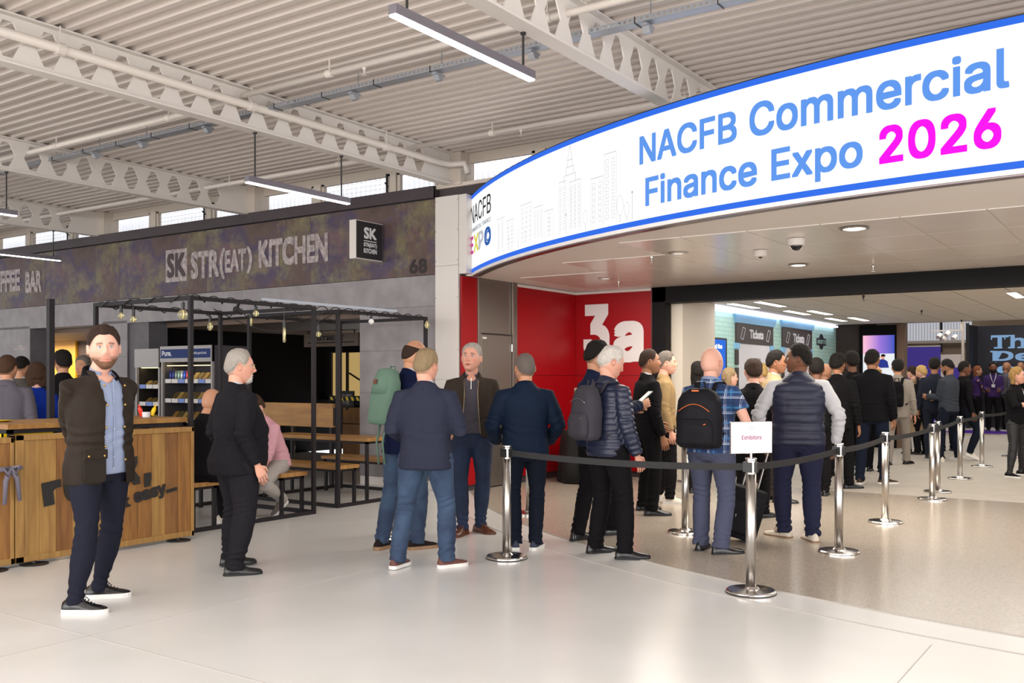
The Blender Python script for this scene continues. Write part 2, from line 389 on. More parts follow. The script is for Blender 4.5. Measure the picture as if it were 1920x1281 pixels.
yl, yr = atX(311, XF), atX(351, XF); d = dep(XF, yl); z0, z1 = zat(530, d), zat(470, d)
MB().box(-.004, yr, z0-2.93, 0, yl, z1-2.93).build('logo_tile', M_let, fasc)
fit_text('SK', 'lettering', mat('fascia_ink', srgb('3d2f33'), .6), (-.005, yl-.04, z0-2.93+.07), (0,-1,0), (0,0,1), yl-yr-.07, z1-z0-.13, fasc, .035, .002)
ftxt('STR', 358, 411, 473, 524, .04); ftxt('(', 412, 422, 466, 524, .03); ftxt('EAT', 422, 462, 470, 512, .04); ftxt(')', 463, 473, 462, 513, .03)
ftxt('KITCHEN', 485, 615, 451, 503, .045)
ftxt('COFFEE', -28, 38, 512, 552, .045); ftxt('BAR', 48, 78, 510, 550, .045)
yq = atX(718, XF-.03); xq = atY(667, yq); d = dep(xq, yq); zb, zt_ = zat(484, d), zat(411, d); w_ = XF-.03-xq; h_ = zt_-zb; Y1 = 0
for i in range(200):
    if 960+F*(xq*sn-(yq+Y1)*cs)/dep(xq, yq+Y1) > 655: Y1 += .005
e = empty('projecting_sign', (xq, yq, zb), label='square black SK box sign with white edges projecting from the fascia', cat='sign')
MB().box(0, 0, 0, w_, Y1, h_).build('box', M_white, e, bevel=.004); MB().box(.012, -.006, .012, w_-.012, 0, h_-.012).build('face', mat('charcoal_face', srgb('2a282c'), .4), e)
Mw = mat('sign_white', srgb('dddbdd'), .5); U = w_/10; V_ = h_/10
fit_text('SK', 'lettering', Mw, (2.8*U, -.008, 5.4*V_), (1,0,0), (0,0,1), 4.6*U, 3.0*V_, e, .035, .003)
MB().box(2.8*U, -.010, 4.75*V_, 7.4*U, -.006, 4.95*V_).build('rule', Mw, e)
fit_text('STR(EAT)', 'lettering', Mw, (2.7*U, -.008, 3.1*V_), (1,0,0), (0,0,1), 4.8*U, 1.3*V_, e, .03, .003)
fit_text('KITCHEN', 'lettering', Mw, (2.7*U, -.008, 1.7*V_), (1,0,0), (0,0,1), 4.8*U, 1.2*V_, e, .03, .003)
ftxt('68', 768, 800, 487, 514, .03, m=mat('fascia_dark_ink', srgb('2b2122'), .7))  # graffiti number in its own dark ink

def tilewall(name, x0, x1, y0, y1, z0, z1, hy, hz, m, label=None, lo=0):   # tiles on the -x face, one object each
    e = empty(name, (x0, y0, z0)); struct(e)
    MB().box(.012, 0, 0, x1-x0, y1-y0, z1-z0).build('backing', M_greyd, e)
    ny, nz = max(1, round((y1-y0)/hy)), max(1, round((z1-z0)/hz)); a, b = (y1-y0)/ny, (z1-z0)/nz
    me = MB().box(0, .002, .002, .012, a-.002, b-.002).mesh('tile', [m])
    for i in range(ny):
        for j in range(nz): o = link('tile', me, e); o.location = (0, i*a, j*b)
    return e
tilewall('wall_kiosk', XF, XF+.4, 8.18, 9.59, .12, 2.50, 1.41, .6, M_grey); tilewall('wall_kiosk', XF, XF+.35, 15.2, 15.95, 0, 2.55, .75, .6, M_grey)
tilewall('wall_kiosk', XF, XF+.35, 18.4, 24.0, 0, 2.55, 1.4, .6, M_grey)
tilewall('wall_kiosk', XF+.0, XF+.4, 8.18, 24.0, 2.50, 2.925, 3.95, .43, M_grey)
MB().box(XF+.01, 8.18, 0, XF+.3, 9.59, .12).build('baseboard_kiosk', M_soff, kind='structure')
for y0 in (14.63,): MB().box(XF+.04, y0, 0, XF+.42, 15.2, 2.50).build('wall_kiosk', M_greyd, kind='structure')
for z in (2.03, 1.93):
    ya_, yb_ = atX(25, XF), atX(53, XF); d = dep(XF, ya_); zz_ = zat(650 if z > 2 else 655, d); MB().box(XF-.004, yb_, zz_-.015, XF, ya_, zz_+.015).build('wall_plaque', M_let, kind='structure')
# interior of the kiosks
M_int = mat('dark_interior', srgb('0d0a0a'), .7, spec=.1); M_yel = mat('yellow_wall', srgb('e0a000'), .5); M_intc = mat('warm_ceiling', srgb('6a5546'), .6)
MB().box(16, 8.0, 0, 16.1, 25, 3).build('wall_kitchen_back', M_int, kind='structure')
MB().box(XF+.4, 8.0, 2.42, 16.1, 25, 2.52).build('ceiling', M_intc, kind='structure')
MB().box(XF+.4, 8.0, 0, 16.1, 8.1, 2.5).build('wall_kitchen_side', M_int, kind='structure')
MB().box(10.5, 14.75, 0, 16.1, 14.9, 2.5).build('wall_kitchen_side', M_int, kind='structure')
MB().box(13.0, 18.0, 0, 13.1, atX(145, 13.0)+0, 2.45).build('wall_coffee', mat('brown_wall', srgb('4a2c10'), .6), kind='structure')
yy = atX(145, 13.0); MB().box(12.95, yy, 0, 13.08, 25, 2.45).build('wall_yellow', M_yel, kind='structure')
MB().box(XF, 7.35, 0, XF+.25, 8.18, 4.0)
# white end pillar
e = struct(empty('wall_pillar', (XF-.02, 0, 0)))
for z0, z1 in ((0, 1.5), (1.502, 3.03), (3.032, 3.965)): MB().box(0, 7.79, z0, .3, 8.18, z1).build('panel', M_white, e, bevel=.003)
MB().box(.01, 7.66, 2.91, .3, 7.785, 3.965).build('panel', M_white, e, bevel=.003)
for y in (7.80, 8.17):
    for z in (.4, 1.2, 1.9, 2.6, 3.1, 3.5, 3.9): MB().tube([(-.003, y, z), (.001, y, z)], .006, 6).build('screw', M_black, e)

# ---- window band above the fascia
struct(MB().box(XF+.15, 5.0, 4.42, XF+.25, 25, ZD+.08).build('trim_head', M_cream)); struct(MB().box(XF-.0, 5.0, 4.08, XF+.3, 25, 4.13).build('trim_sill', M_cream))
def bay(y0):                              # three lights between two beams
    ys = [y0+.22, y0+.95, y0+1.08, y0+2.45, y0+2.62, y0+3.82]
    ws = []
    for k in range(3):
        a, b = ys[2*k], ys[2*k+1]; e = struct(empty('window', (XF+.17, a, 4.13)))
        fr = MB(); w = b-a; h = .30
        for q in ((0,0,.05,h),(w-.05,0,w,h),(0,0,w,.03),(0,h-.03,w,h)): fr.box(-.03, q[0], q[1], .03, q[2], q[3])
        fr.build('window_frame', M_cream, e)
        if k != 1: MB().box(-.003, .05, .03, .003, w-.05, h-.03).build('glass', M_glass, e)
        else:
            for j in range(4): MB().box(-.005, .05, 0, .005, w-.05, .065).build('louvre', M_glass, e).location = (-.03, 0, .04+j*.065)
            MB().bar((-.06,.04,.03),(-.06,.04,h),.02).bar((-.10,.04,.17),(-.03,.04,.12),.015).build('winder', M_black, e)
    return ws
M_glass = mat('window_glass', (1, 1, 1), .03, trans=1, spec=.5); M_glass.node_tree.nodes['Principled BSDF'].inputs['IOR'].default_value = 1.05
for b in (4.05, 8.05, 12.1, 16.15, 20.2): bay(b)
for b in (7.93+.0, 12.0, 16.05, 20.1): struct(MB().box(XF+.1, b-.2, 4.1, XF+.26, b+.2, ZD).build('trim_mullion', M_cream))
for b in (8.05, 12.1, 16.15, 20.2, 4.05):
    struct(MB().box(XF+.12, b+.96, 4.13, XF+.24, b+1.07, 4.44).build('trim_mullion', M_cream)); struct(MB().box(XF+.12, b+2.46, 4.13, XF+.24, b+2.61, 4.44).build('trim_mullion', M_cream))
mb = MB()
for i in range(230): mb.box(XF+1.0, 3+i*.1, 3.6, XF+1.03, 3+i*.1+.055, 5.4)
mb.build('cladding_screen', mat('white_cladding', srgb('f0f0f4'), .6), label='white ribbed cladding outside the window band', cat='cladding', kind='stuff')

# ---- side wall of the entrance: red panels, steel door
def ypanel(name, x0, x1, z0, z1, m, par, y=YS, t=.03): return MB().box(x0, y, z0, x1, y+t, z1).build(name, m, par, bevel=.002)
side = struct(empty('wall_entrance_side'))
MB().box(XF+.02, YS+.03, 0, XB+.2, YS+.2, 2.93).build('backing', M_dark, side)
xa, xb_, xc, xd = XF+.0, atY(895, YS), atY(901, YS), atY(958, YS); xe = atY(967, YS)
ypanel('panel', xa, xb_, .08, 2.88, M_red, side); ypanel('post', xb_, xc-.01, 0, 2.9, M_steel, side, YS-.02, .05)
ypanel('panel', xc, xd, 2.14, 2.9, M_steel, side); ypanel('post', xd+.01, xe, 0, 2.9, M_steel, side, YS-.03, .06)
for a, b in ((xe+.01, atY(1030, YS)), (atY(1030, YS)+.004, XB)):
    for z0, z1 in ((.1, .85), (.855, 1.56), (1.565, 2.84)): ypanel('panel', a, b, z0, z1, M_red, side)
dr = struct(empty('door_1', (xc, YS-.012, 0)))
MB().box(0, 0, .02, xd-xc, .03, 2.12).build('door_leaf', M_steel, dr, bevel=.003)
MB().box(.03, -.004, 2.06, .12, 0, 2.085).build('label_plate', M_white, dr)
for z in (.3, 1.1, 1.9): MB().tube([(xd-xc, -.01, z), (xd-xc, -.01, z+.1)], .01, 8).build('hinge', M_chrome, dr)
back = struct(empty('wall_3a'))
for z0, z1 in ((.1, .85), (.855, 1.56), (1.565, 2.84)): MB().box(XB, 6.42, z0, XB+.03, YS, z1).build('panel', M_red, back, bevel=.002)
MB().box(XB+.03, 6.42, 0, XB+.2, YS+.2, 2.93).build('backing', M_dark, back)
MB().box(XB-.01, 6.42, 2.84, XB+.1, YS, 2.88).box(XE if False else XF+1.2, YS-.01, 2.84, XB, YS+.1, 2.88).build('trim', M_white, back)
Mnum = mat('number_white', srgb('d9d2d0'), .5)
for ch, a, b, t, bt in (('3', 1094, 1143, 572, 672), ('a', 1150, 1207, 603, 680)):
    yl, yr = atX(a, XB), atX(b, XB); d = dep(XB, yl); z0, z1 = zat(bt, d), zat(t, d)
    fit_text(ch, 'lettering', Mnum, (XB-.001, yl, z0), (0,-1,0), (0,0,1), yl-yr, z1-z0, back, .033, .004, 8)
# frame round the hall opening
y1250 = atX(1250, XB)
struct(MB().box(XB-.01, y1250+.22, 0, XB+.12, 6.42, 2.88).build('trim_jamb', M_reddk)); struct(MB().box(XB-.04, y1250, 0, XB+.15, y1250+.22, 2.88).build('trim_jamb', M_blk2))
struct(MB().box(XB-.04, -8, 2.66, XB+.15, y1250+.22, 2.90).box(XB-.08, -8, 2.64, XB+.2, y1250, 2.67).build('trim_beam', M_blk2))
struct(MB().box(XB+.2, 6.0, 0, 14.5, 6.4, 2.72).build('wall_return', mat('beige_wall', srgb('cfc3b4'), .6)))

# ---- soffit, tiled
ZS = 2.89
mb = MB(); P = [arc(i*.3, ZS) for i in range(42)]
loop = P+[(XB, P[-1][1], ZS), (XB, YS+.1, ZS), (P[0][0], YS+.1, ZS)]
mb.prism(loop, (0,0,.06)); sf = mb.build('ceiling', M_soff, kind='structure')
me_t = None
a, b = 1.11, .675; me_t = MB().box(.006, .006, -.008, a-.006, b-.006, .0).mesh('ceiling_tile', [M_tile])
for i in range(4):
    for j in range(-7, 9):
        x0, y0 = 8.58+i*a, 1.886+j*b
        if math.hypot(x0-ARC[0], y0+b-ARC[1]) < ARC[2]-.35 and y0+b < YS and math.hypot(x0-ARC[0], y0-ARC[1]) < ARC[2]-.35:
            o = link('ceiling_tile', me_t, sf); o.location = (x0, y0, ZS-.001)
hc = MB().box(XB+.15, -10, 2.735, 22.2, 6.4, 2.9).build('ceiling', M_joint, kind='structure')
me_t = MB().box(.009, .009, -.012, 1.2-.009, .67-.009, 0).mesh('ceiling_tile', [M_tile2])
for i in range(7):
    for j in range(-8, 7):
        o = link('ceiling_tile', me_t, hc); o.location = (13.3+i*1.2, 1.8+j*.67, 2.735)
def downlight(px, py, z, r, lab, on=True):
    x, y = XY(px, F*(z-CZ)/(HY-py)); e = empty('downlight', (x, y, z), label=lab, cat='lamp', group='round soffit downlights')
    MB().lathe([(r,0),(r*1.28,-.004),(r*1.3,-.012),(r*1.02,-.016),(r,-.004)], n=28).build('rim', M_brushed, e, smooth=True); MB().lathe([(.001,-.006),(r*.5,-.008),(r,-.006)], n=28).build('lens', M_lampw, e)
zt = ZS-.013
for q in ((1602, 427, .10, 'largest downlight, right of centre under the LED sign'), (1272, 472, .09, 'dim downlight left of the dome cameras'), (1497, 496, .09, 'downlight just below the dome camera'), (1135, 520, .09, 'downlight above the number 3 on the red wall')):
    downlight(q[0], q[1], zt if q[0] != 1272 and q[0] != 1135 else ZS, q[2], q[3])
def dome(px, py, z, r, lab, big):
    x, y = XY(px, F*(z-CZ)/(HY-py)); e = empty('dome_camera', (x, y, z), label=lab, cat='camera')
    MB().lathe([(r,0),(r,-.05),(r*.9,-.065),(r*.6,-.07)], n=24).build('housing', M_white, e, smooth=True)
    MB().sphere((0,0,-.065), (r*big, r*big, r*big*.9), 18, 12).build('dome', mat('smoked_dome', srgb('141216'), .08), e, smooth='all')
dome(1493, 448, zt, .085, 'white dome camera with a smoked ball, beside the large downlight', .68)
dome(1426, 470, zt, .075, 'smaller white dome camera left of the smoked one', .3)
for px, py, z, l in ((1222, 480, ZS, 'soffit sprinkler left of the dim downlight'), (1637, 497, zt, 'soffit sprinkler above the black beam'), (1160, 527, ZS, 'soffit sprinkler near the number 3'), (1619, 554, 2.72, 'hall sprinkler nearest the black beam'), (1728, 582, 2.72, 'hall sprinkler in the middle of the tiles'), (1803, 600, 2.72, 'hall sprinkler above the dark stand')):
    x, y = XY(px, F*(z-CZ)/(HY-py)); sprink(x, y, z+.0, sf if z > 2.8 else hc, M_brushed if z > 2.8 else M_black)
for px, py, w, l in ((1395, 573, .6, 'a'), (1445, 570, .6, 'b'), (1495, 586, .6, 'c'), (1538, 586, .6, 'd'), (1568, 599, .6, 'e'), (1610, 598, .6, 'f'), (1905, 553, .5, 'g')):
    x, y = XY(px, F*(2.72-CZ)/(HY-py)); names = dict(a='first strip light by the ticket wall', b='second strip light, nearest the beam in the left row pair', c='third strip light near the ticket signs', d='fourth strip light, inner row', e='fifth strip light, left far end', f='sixth strip light, right far end', g='strip light at the right edge under the beam')
    e = empty('ceiling_light', (x, y, 2.72), label=names[l], cat='lamp', group='hall strip lights')
    MB().box(-w, -.07, -.008, w, .07, 0).build('rim', M_white, e); MB().box(-w+.01, -.06, -.010, w-.01, .06, -.006).build('diffuser', M_lamp, e)

# ---- LED sign
sg = empty('led_sign', arc(0, 2.92), label='long curved LED banner sign with blue borders over the entrance', cat='sign')
so = Vector(sg.location)
def asheet(u0, u1, z0, z1, t0, t1, k=None):
    k = k or max(1, int((u1-u0)/.12)); mb = MB(); R = []
    for i in range(k+1):
        u = u0+(u1-u0)*i/k; R.append([Vector(arc(u, z, t))-so for z, t in ((z0,t0),(z0,t1),(z1,t1),(z1,t0))])
    return mb.rings(R)
M_blue = mat('led_blue', srgb('2e6ce6'), emit=.62); M_txt = mat('led_text_blue', srgb('5b93e6'), emit=.64); M_mag = mat('led_magenta', srgb('ff00e0'), emit=.7)
M_blk = mat('led_text_black', srgb('1e2430'), emit=.3); M_line = mat('led_line_grey', srgb('a9a9b2'), emit=.75); M_gry = mat('led_text_grey', srgb('9aa0a8'), emit=.62)
Z0, Z1 = 2.925, 3.955
for k in range(9): asheet(k*1.2+.0005, (k+1)*1.2-.0005, Z0+.05, Z1-.05, -.05, 0).build('led_panel', M_screenw, sg)
asheet(0, 10.8, Z0, Z0+.05, -.05, .004).build('border', M_blue, sg); asheet(0, 10.8, Z1-.05, Z1, -.05, .004).build('border', M_blue, sg)
asheet(0, 10.8, Z1, Z1+.008, -.3, .006).build('top_trim', M_black, sg)
asheet(0, 10.8, Z0-.045, Z0-.003, -.12, -.02).build('bottom_trim', mat('trim_metal', srgb('857c80'), .3, metal=.9), sg)
asheet(0, 10.8, Z0-.003, Z1, -.3, -.06).build('casing', M_white, sg)
def led(s, pxl, pxr, z0, z1, m, bold=.015, t=.004):
    ul, ur = arc_u(pxl), arc_u(pxr)
    return fit_text(s, 'lettering', m, None, None, None, ur-ul, z1-z0, sg, bold, .003, 4, fn=lambda a, b, c: Vector(arc(ul+a, z0+b, t+c))-so)
led('NACFB', 1200, 1382, 3.48, 3.745, M_txt, .016); led('Commercial', 1406, 1893, 3.48, 3.765, M_txt, .016)
led('Finance', 1211, 1420, 3.085, 3.355, M_txt, .016); led('Expo', 1447, 1618, 3.03, 3.35, M_txt, .016); led('2026', 1649, 1878, 3.085, 3.365, M_mag, .02)
led('NACFB', 880, 921, 3.56, 3.80, M_blk, .0); led('COMMERCIAL FINANCE', 881, 921, 3.45, 3.505, M_gry, -.005)
M_exp = [mat('led_pink', srgb('c01f8a'), emit=.62), mat('led_yellow', srgb('d8cf5a'), emit=.62), mat('led_silver', srgb('b8bcc2'), emit=.62), mat('led_navy', srgb('2459a8'), emit=.62)]
for ch, a, b, m in zip('EXPO', (880, 889, 898, 909), (888, 898, 907, 921), M_exp): led(ch, a, b, 3.17, 3.40, m, .02)
led('C', 912, 919, 3.22, 3.35, M_exp[3], .01)
# skyline drawing: thin printed lines
sk = MB()
def sl(u0, z0, u1, z1, w=.006):
    A, B = Vector((u0, z0)), Vector((u1, z1)); d = (B-A); L = max(d.length, 1e-6); n = Vector((-d.y, d.x))/L*w/2
    q = [A+n, A-n, B-n, B+n]; sk.add([Vector(arc(v.x, v.y, .004))-so for v in q], [(0,1,2,3)])
def rect(u0, z0, u1, z1, w=.005): sl(u0,z0,u1,z0,w); sl(u1,z0,u1,z1,w); sl(u1,z1,u0,z1,w); sl(u0,z1,u0,z0,w)
def tower(px0, px1, zt, cols, rows, zb=3.0, win=True):
    a, b = arc_u(px0), arc_u(px1); sl(a, zt, b, zt); sl(a, zb, a, zt, .003); sl(b, zb, b, zt, .003)
    for i in range(cols):
        for j in range(rows):
            u = a+(b-a)*(i+.5)/cols; z = zb+.05+(zt-zb-.08)*(j+.3)/rows; s_ = min((b-a)/cols*.22, .028); rect(u-s_, z-s_, u+s_, z+s_, .004)
tower(932, 946, 3.42, 2, 9); tower(950, 964, 3.35, 2, 6); tower(977, 998, 3.46, 3, 7); tower(1001, 1018, 3.38, 3, 6); tower(1048, 1062, 3.55, 2, 8)
tower(1068, 1090, 3.52, 3, 10); tower(1108, 1131, 3.48, 2, 7); tower(1133, 1156, 3.68, 2, 9); tower(1022, 1038, 3.3, 1, 5)
u = arc_u(1069)
for w_, za, zb in ((.11, 3.52, 3.6), (.07, 3.6, 3.68), (.045, 3.68, 3.75)): sl(u-w_, za, u-w_, zb); sl(u+w_, za, u+w_, zb); sl(u-w_, zb, u+w_, zb)
sl(u-.045, 3.75, u, 3.9); sl(u+.045, 3.75, u, 3.9)
for px, r, z in ((1163, .07, 3.15), (1176, .05, 3.1), (1098, .05, 3.12), (985, .04, 3.1), (972, .05, 3.13)):
    uc = arc_u(px); q = [(uc+r*.7*math.cos(t*PI/6), z+r*1.4*math.sin(t*PI/6)) for t in range(13)]
    for k in range(12): sl(*q[k], *q[k+1], .004)
    sl(uc, 2.99, uc, z-r*1.4)
for px, z in ((1186, 3.25), (1062, 3.2), (955, 3.14)): uc = arc_u(px); sl(uc, 2.99, uc, z); sl(uc-.012, z, uc+.012, z, .02)
sk.build('skyline_drawing', M_line, sg)
# ------------------------------------------------------------------ ticket wall and the hall beyond
YT = 6.2
def bmat_brick():
    m = mat('turquoise_brick_print', srgb('b5d8cc'), .5); nt = m.node_tree; N = nt.nodes; L = nt.links
    tc = N.new('ShaderNodeTexCoord'); mp = N.new('ShaderNodeMapping'); mp.inputs['Rotation'].default_value = (PI/2, 0, 0)
    br = N.new('ShaderNodeTexBrick'); br.inputs['Scale'].default_value = 1
    br.inputs['Color1'].default_value = (*srgb('a9d3ca'), 1); br.inputs['Color2'].default_value = (*srgb('b7d9cb'), 1); br.inputs['Mortar'].default_value = (*srgb('93bdb4'), 1)
    br.inputs['Mortar Size'].default_value = .006; br.inputs['Brick Width'].default_value = .3; br.inputs['Row Height'].default_value = .075
    L.new(tc.outputs['Object'], mp.inputs[0]); L.new(mp.outputs[0], br.inputs[0]); L.new(br.outputs[0], N['Principled BSDF'].inputs[0])
    return m
MB().box(14.45, YT, 0, 22.0, YT+.15, 2.70).build('wall_tickets', bmat_brick(), kind='structure')
M_awn = mat('pale_blue_print', srgb('83b7dc'), .5); M_brn = mat('dark_brown_print', srgb('3c322e'), .5); M_pw = mat('poster_white', srgb('d2d1d6'), .5); M_ink = mat('dark_ink', srgb('26262a'), .5)
def onwall(name, pxl, pxr, pt, pb, m, par, t=.02, y=YT):      # flat board on the ticket wall, between two columns and rows at its left edge
    x0, x1 = atY(pxl, y), atY(pxr, y); d = dep(x0, y); return MB().box(x0, y-t, zat(pb, d), x1, y, zat(pt, d)).build(name, m, par)
def walltext(s, pxl, pxr, pt, pb, m, par, t=.022, bold=.02):
    x0, x1 = atY(pxl, YT), atY(pxr, YT); d = dep(x0, YT)
    return fit_text(s, 'lettering', m, (x0, YT-t, zat(pb, d)), (1,0,0), (0,0,1), x1-x0, zat(pt, d)-zat(pb, d), par, bold, .003)
def booth(n, L, R, top, lab):
    e = empty('ticket_booth_sign', (0,0,0), label=lab, cat='sign')
    x0, x1 = atY(L, YT), atY(R, YT); d = dep(x0, YT); w = x1-x0; z1 = zat(top, d); z0 = zat(top+38, d)
    MB().prism([(x0-.10, YT, z1+.15),(x1+.14, YT, z1+.15),(x1+.02, YT, z1),(x0-.0, YT, z1)], (0,-.05,0)).build('awning', M_awn, e)
    MB().box(x0, YT-.03, z0, x1, YT, z1).build('board', M_brn, e)
    fit_text('Tickets', 'lettering', M_pw, (x0+w*.33, YT-.031, z0+(z1-z0)*.28), (1,0,0), (0,0,1), w*.38, (z1-z0)*.46, e, .04, .004)
    for fx in (.10, .79):
        c = Vector((x0+w*fx+w*.06, YT-.034, (z0+z1)/2)); q = [(-.10*w/2-.02,-.085),(-.0,-.11),(.10*w/2+.02,.085),(.0,.11)]; P = [c+Vector((a,0,b)) for a,b in q]
        mb = MB()
        for k in range(4): mb.bar(P[k], P[(k+1)%4], .012, .004, (0,1,0))
        mb.build('ticket_icon', M_pw, e)
    for xx in (x0-.02, x1-.12):
        MB().box(xx-.02, YT-.04, z0-.10, xx+.16, YT, z0-.0).build('bracket', M_awn, e); MB().box(xx, YT-.03, z0-.38, xx+.13, YT, z0-.12).box(xx, YT-.03, 0.3, xx+.13, YT, z0-.43).build('column', M_brn, e)
    MB().box(x0+.14, YT-.012, .2, x1-.15, YT, z0-.005).build('poster', M_pw, e)
    fit_text('NACFB', 'lettering', M_ink, (x0+w*.36, YT-.013, z0-.42), (1,0,0), (0,0,1), w*.3, .17, e, -.01, .002)
    return e
booth(1, 1378, 1447, 605, 'ticket sign nearest the entrance, left one of the two'); booth(2, 1465, 1520, 613, 'ticket sign farther along the turquoise wall, right one of the two')
e = empty('wall_screen', (0,0,0), label='blue screen reading Download the on the turquoise wall', cat='screen')
onwall('frame', 1309, 1360, 630, 740, M_black, e, .03); onwall('display', 1312, 1357, 634, 738, mat('screen_blue', srgb('1f5fc4'), emit=.8), e, .034)
Mtw = mat('screen_white', (1, 1, 1), emit=.9)
walltext('Download the', 1314, 1350, 643, 652, Mtw, e, .036); walltext('NACFB Expo', 1314, 1346, 658, 668, Mtw, e, .036)
e = empty('wall_badge', (0,0,0), label='round black badge printed near the end of the turquoise wall', cat='badge')
x0, x1 = atY(1531, YT), atY(1548, YT); d = dep(x0, YT); zc = zat(641, d); xm = (x0+x1)/2
MB().box(x0, YT-.012, zc-.07, x1, YT, zc+.08).build('plate', M_ink, e); MB().prism([(xm+.17*math.cos(a*PI/12), YT, zc+.01+.17*math.sin(a*PI/12)) for a in range(24)], (0,-.008,0)).build('disc', M_ink, e)
fit_text('MCBETTS', 'lettering', mat('badge_mint', srgb('a9cfc2'), .5), (x0+.04, YT-.013, zc-.035), (1,0,0), (0,0,1), x1-x0-.08, .085, e, .02, .002)
MB().box(14.5, YT-.10, 2.665, 21.8, YT-.02, 2.70).build('trim_light', mat('cool_strip', srgb('dfe2ff'), emit=3.2), kind='structure')
e = empty('small_monitor', (atY(1540, YT-.5), YT-.5, 0), label='small green-lit monitor low at the end of the turquoise wall', cat='screen')
MB().box(-.2, 0, 1.35, .2, .04, 1.66).build('case', M_black, e); MB().box(-.18, -.004, 1.37, .18, 0, 1.64).build('display', mat('screen_green', srgb('1d6a3c'), emit=.5), e); MB().box(-.02,.0,0,.02,.04,1.35).box(-.2,-.15,0,.2,.2,.02).build('stand', M_black, e)

# back wall of the hall with the tall screen
XH = 22.0; M_bwall = mat('brown_back_wall', srgb('2c1b10'), .7)
yl, yr = atX(1560, XH), atX(1681, XH)
MB().box(XH, atX(1613, XH), 0, XH+.2, 6.4, 2.72).build('wall_hall_back', M_bwall, kind='structure')
MB().box(XH-.1, yr, 0, XH+.3, atX(1613, XH), 2.7).build('wall_screen_housing', M_int, kind='structure')
MB().box(XH, yr-.16, 0, XH+.3, yr, 2.72).build('wall_hall_end', mat('taupe_wall', srgb('6f5545'), .7), kind='structure')
e = empty('tall_screen', (XH-.12, 0, 0), label='tall screen with a pink and blue gradient over a man in a blue top', cat='screen')
def grad():
    m = bpy.data.materials.new('screen_gradient'); m.use_nodes = True; nt = m.node_tree; N = nt.nodes; L = nt.links; b = N['Principled BSDF']
    b.inputs['Base Color'].default_value = (.02,.02,.02,1)
    tc = N.new('ShaderNodeTexCoord'); mp = N.new('ShaderNodeMapping'); L.new(tc.outputs['Generated'], mp.inputs[0]); mp.inputs['Rotation'].default_value = (0, 0, 0)
    s = N.new('ShaderNodeSeparateXYZ'); L.new(mp.outputs[0], s.inputs[0]); r = N.new('ShaderNodeValToRGB'); e = r.color_ramp.elements
    e[0].position = .0; e[0].color = (*srgb('1a3a9c'), 1); e[1].position = 1; e[1].color = (*srgb('d9a0b4'), 1); x = e.new(.45); x.color = (*srgb('7a58b4'), 1)
    L.new(s.outputs['Y'], r.inputs[0]); L.new(r.outputs[0], b.inputs['Emission Color']); b.inputs['Emission Strength'].default_value = .9; return m
yl, yr2 = atX(1618, XH-.12), atX(1677, XH-.12); d = dep(XH, yl)
MB().box(0, yr2, zat(664, d), .01, yl, zat(630, d)).build('display', grad(), e); MB().box(0, yr2, zat(720, d), .01, yl, zat(664, d)).build('display', mat('screen_pale', srgb('cfd3d6'), emit=.8), e)
dm = dep(XH, atX(1656, XH)); yc = atX(1655, XH-.13)
MB().sphere((-.006, yc, zat(669.5, dm)), (.004, .045, .06), 16, 10).build('pictured_face', mat('screen_skin', srgb('d89a86'), emit=.7), e); MB().sphere((-.008, yc-.01, zat(667, dm)), (.004, .05, .03), 16, 8).build('pictured_hair', mat('screen_hair', srgb('2a1c1c'), emit=.3), e)
MB().prism([(-.004, yc-.13, zat(690, dm)), (-.004, yc-.10, zat(678, dm)), (-.004, yc-.03, zat(674, dm)), (-.004, yc+.04, zat(674, dm)), (-.004, yc+.11, zat(679, dm)), (-.004, yc+.14, zat(690, dm))], (-.004,0,0)).build('pictured_shirt', mat('screen_navy', srgb('23307c'), emit=.8), e)

# tall hall beyond: ribbed blinds, banner, dark stand with platform
XW = 34.0; yA, yB = atX(1697, XW), atX(1822, XW)
MB().box(XW+.3, -16, 0, XW+.5, 8.5, 7).build('wall_far', mat('beige_far_wall', srgb('8c7763'), .7), kind='structure')
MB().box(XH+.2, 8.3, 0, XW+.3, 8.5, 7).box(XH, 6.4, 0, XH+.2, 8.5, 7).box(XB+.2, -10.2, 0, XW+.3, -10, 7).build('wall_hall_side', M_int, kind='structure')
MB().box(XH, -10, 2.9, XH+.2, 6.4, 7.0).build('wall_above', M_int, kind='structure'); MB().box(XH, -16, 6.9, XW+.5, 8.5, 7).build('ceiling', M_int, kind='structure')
dW = dep(XW, yA); mb = MB(); n = int((yA-yB)/.09)
for i in range(n): mb.box(XW, yB+i*.09, zat(640, dW), XW+.02, yB+i*.09+.075, 4.2)
mb.build('vertical_blinds', mat('white_blind_glow', srgb('d9dbe4'), .5, emit=.4), label='white vertical blinds in the far hall, seen through the opening', cat='blinds', kind='stuff')  # slats emit light themselves, in place of daylight coming through them
MB().box(XW-.05, yB, zat(645, dW), XW+.05, yA, zat(640, dW)).build('trim_rail', M_cream, kind='structure')
ym = atX(1765, XW); MB().box(XW-.04, ym-.04, 2.4, XW-.01, ym+.04, 4.2).build('trim_mullion', M_black, kind='structure')
XP = 27; e = empty('purple_banner', (XP, 0, 0), label='purple banner stand behind the queue in the far hall', cat='banner')
a, b = atX(1697, XP), atX(1763, XP); MB().box(0, b, .1, .03, a, zat(651, dep(XP, a))).build('fabric', mat('purple_print_glow', srgb('4b3c94'), .6, emit=.4), e); MB().box(-.01, b, zat(651, dep(XP, a)), .04, a, zat(649, dep(XP, a))).box(-.1,b,0,.14,a,.1).build('rail', M_cream, e)  # purple fabric given a glow to look brighter; it is no lamp
e = empty('white_banner', (XP+1, 0, 0), label='white banner with a purple corner beside the purple one', cat='banner')
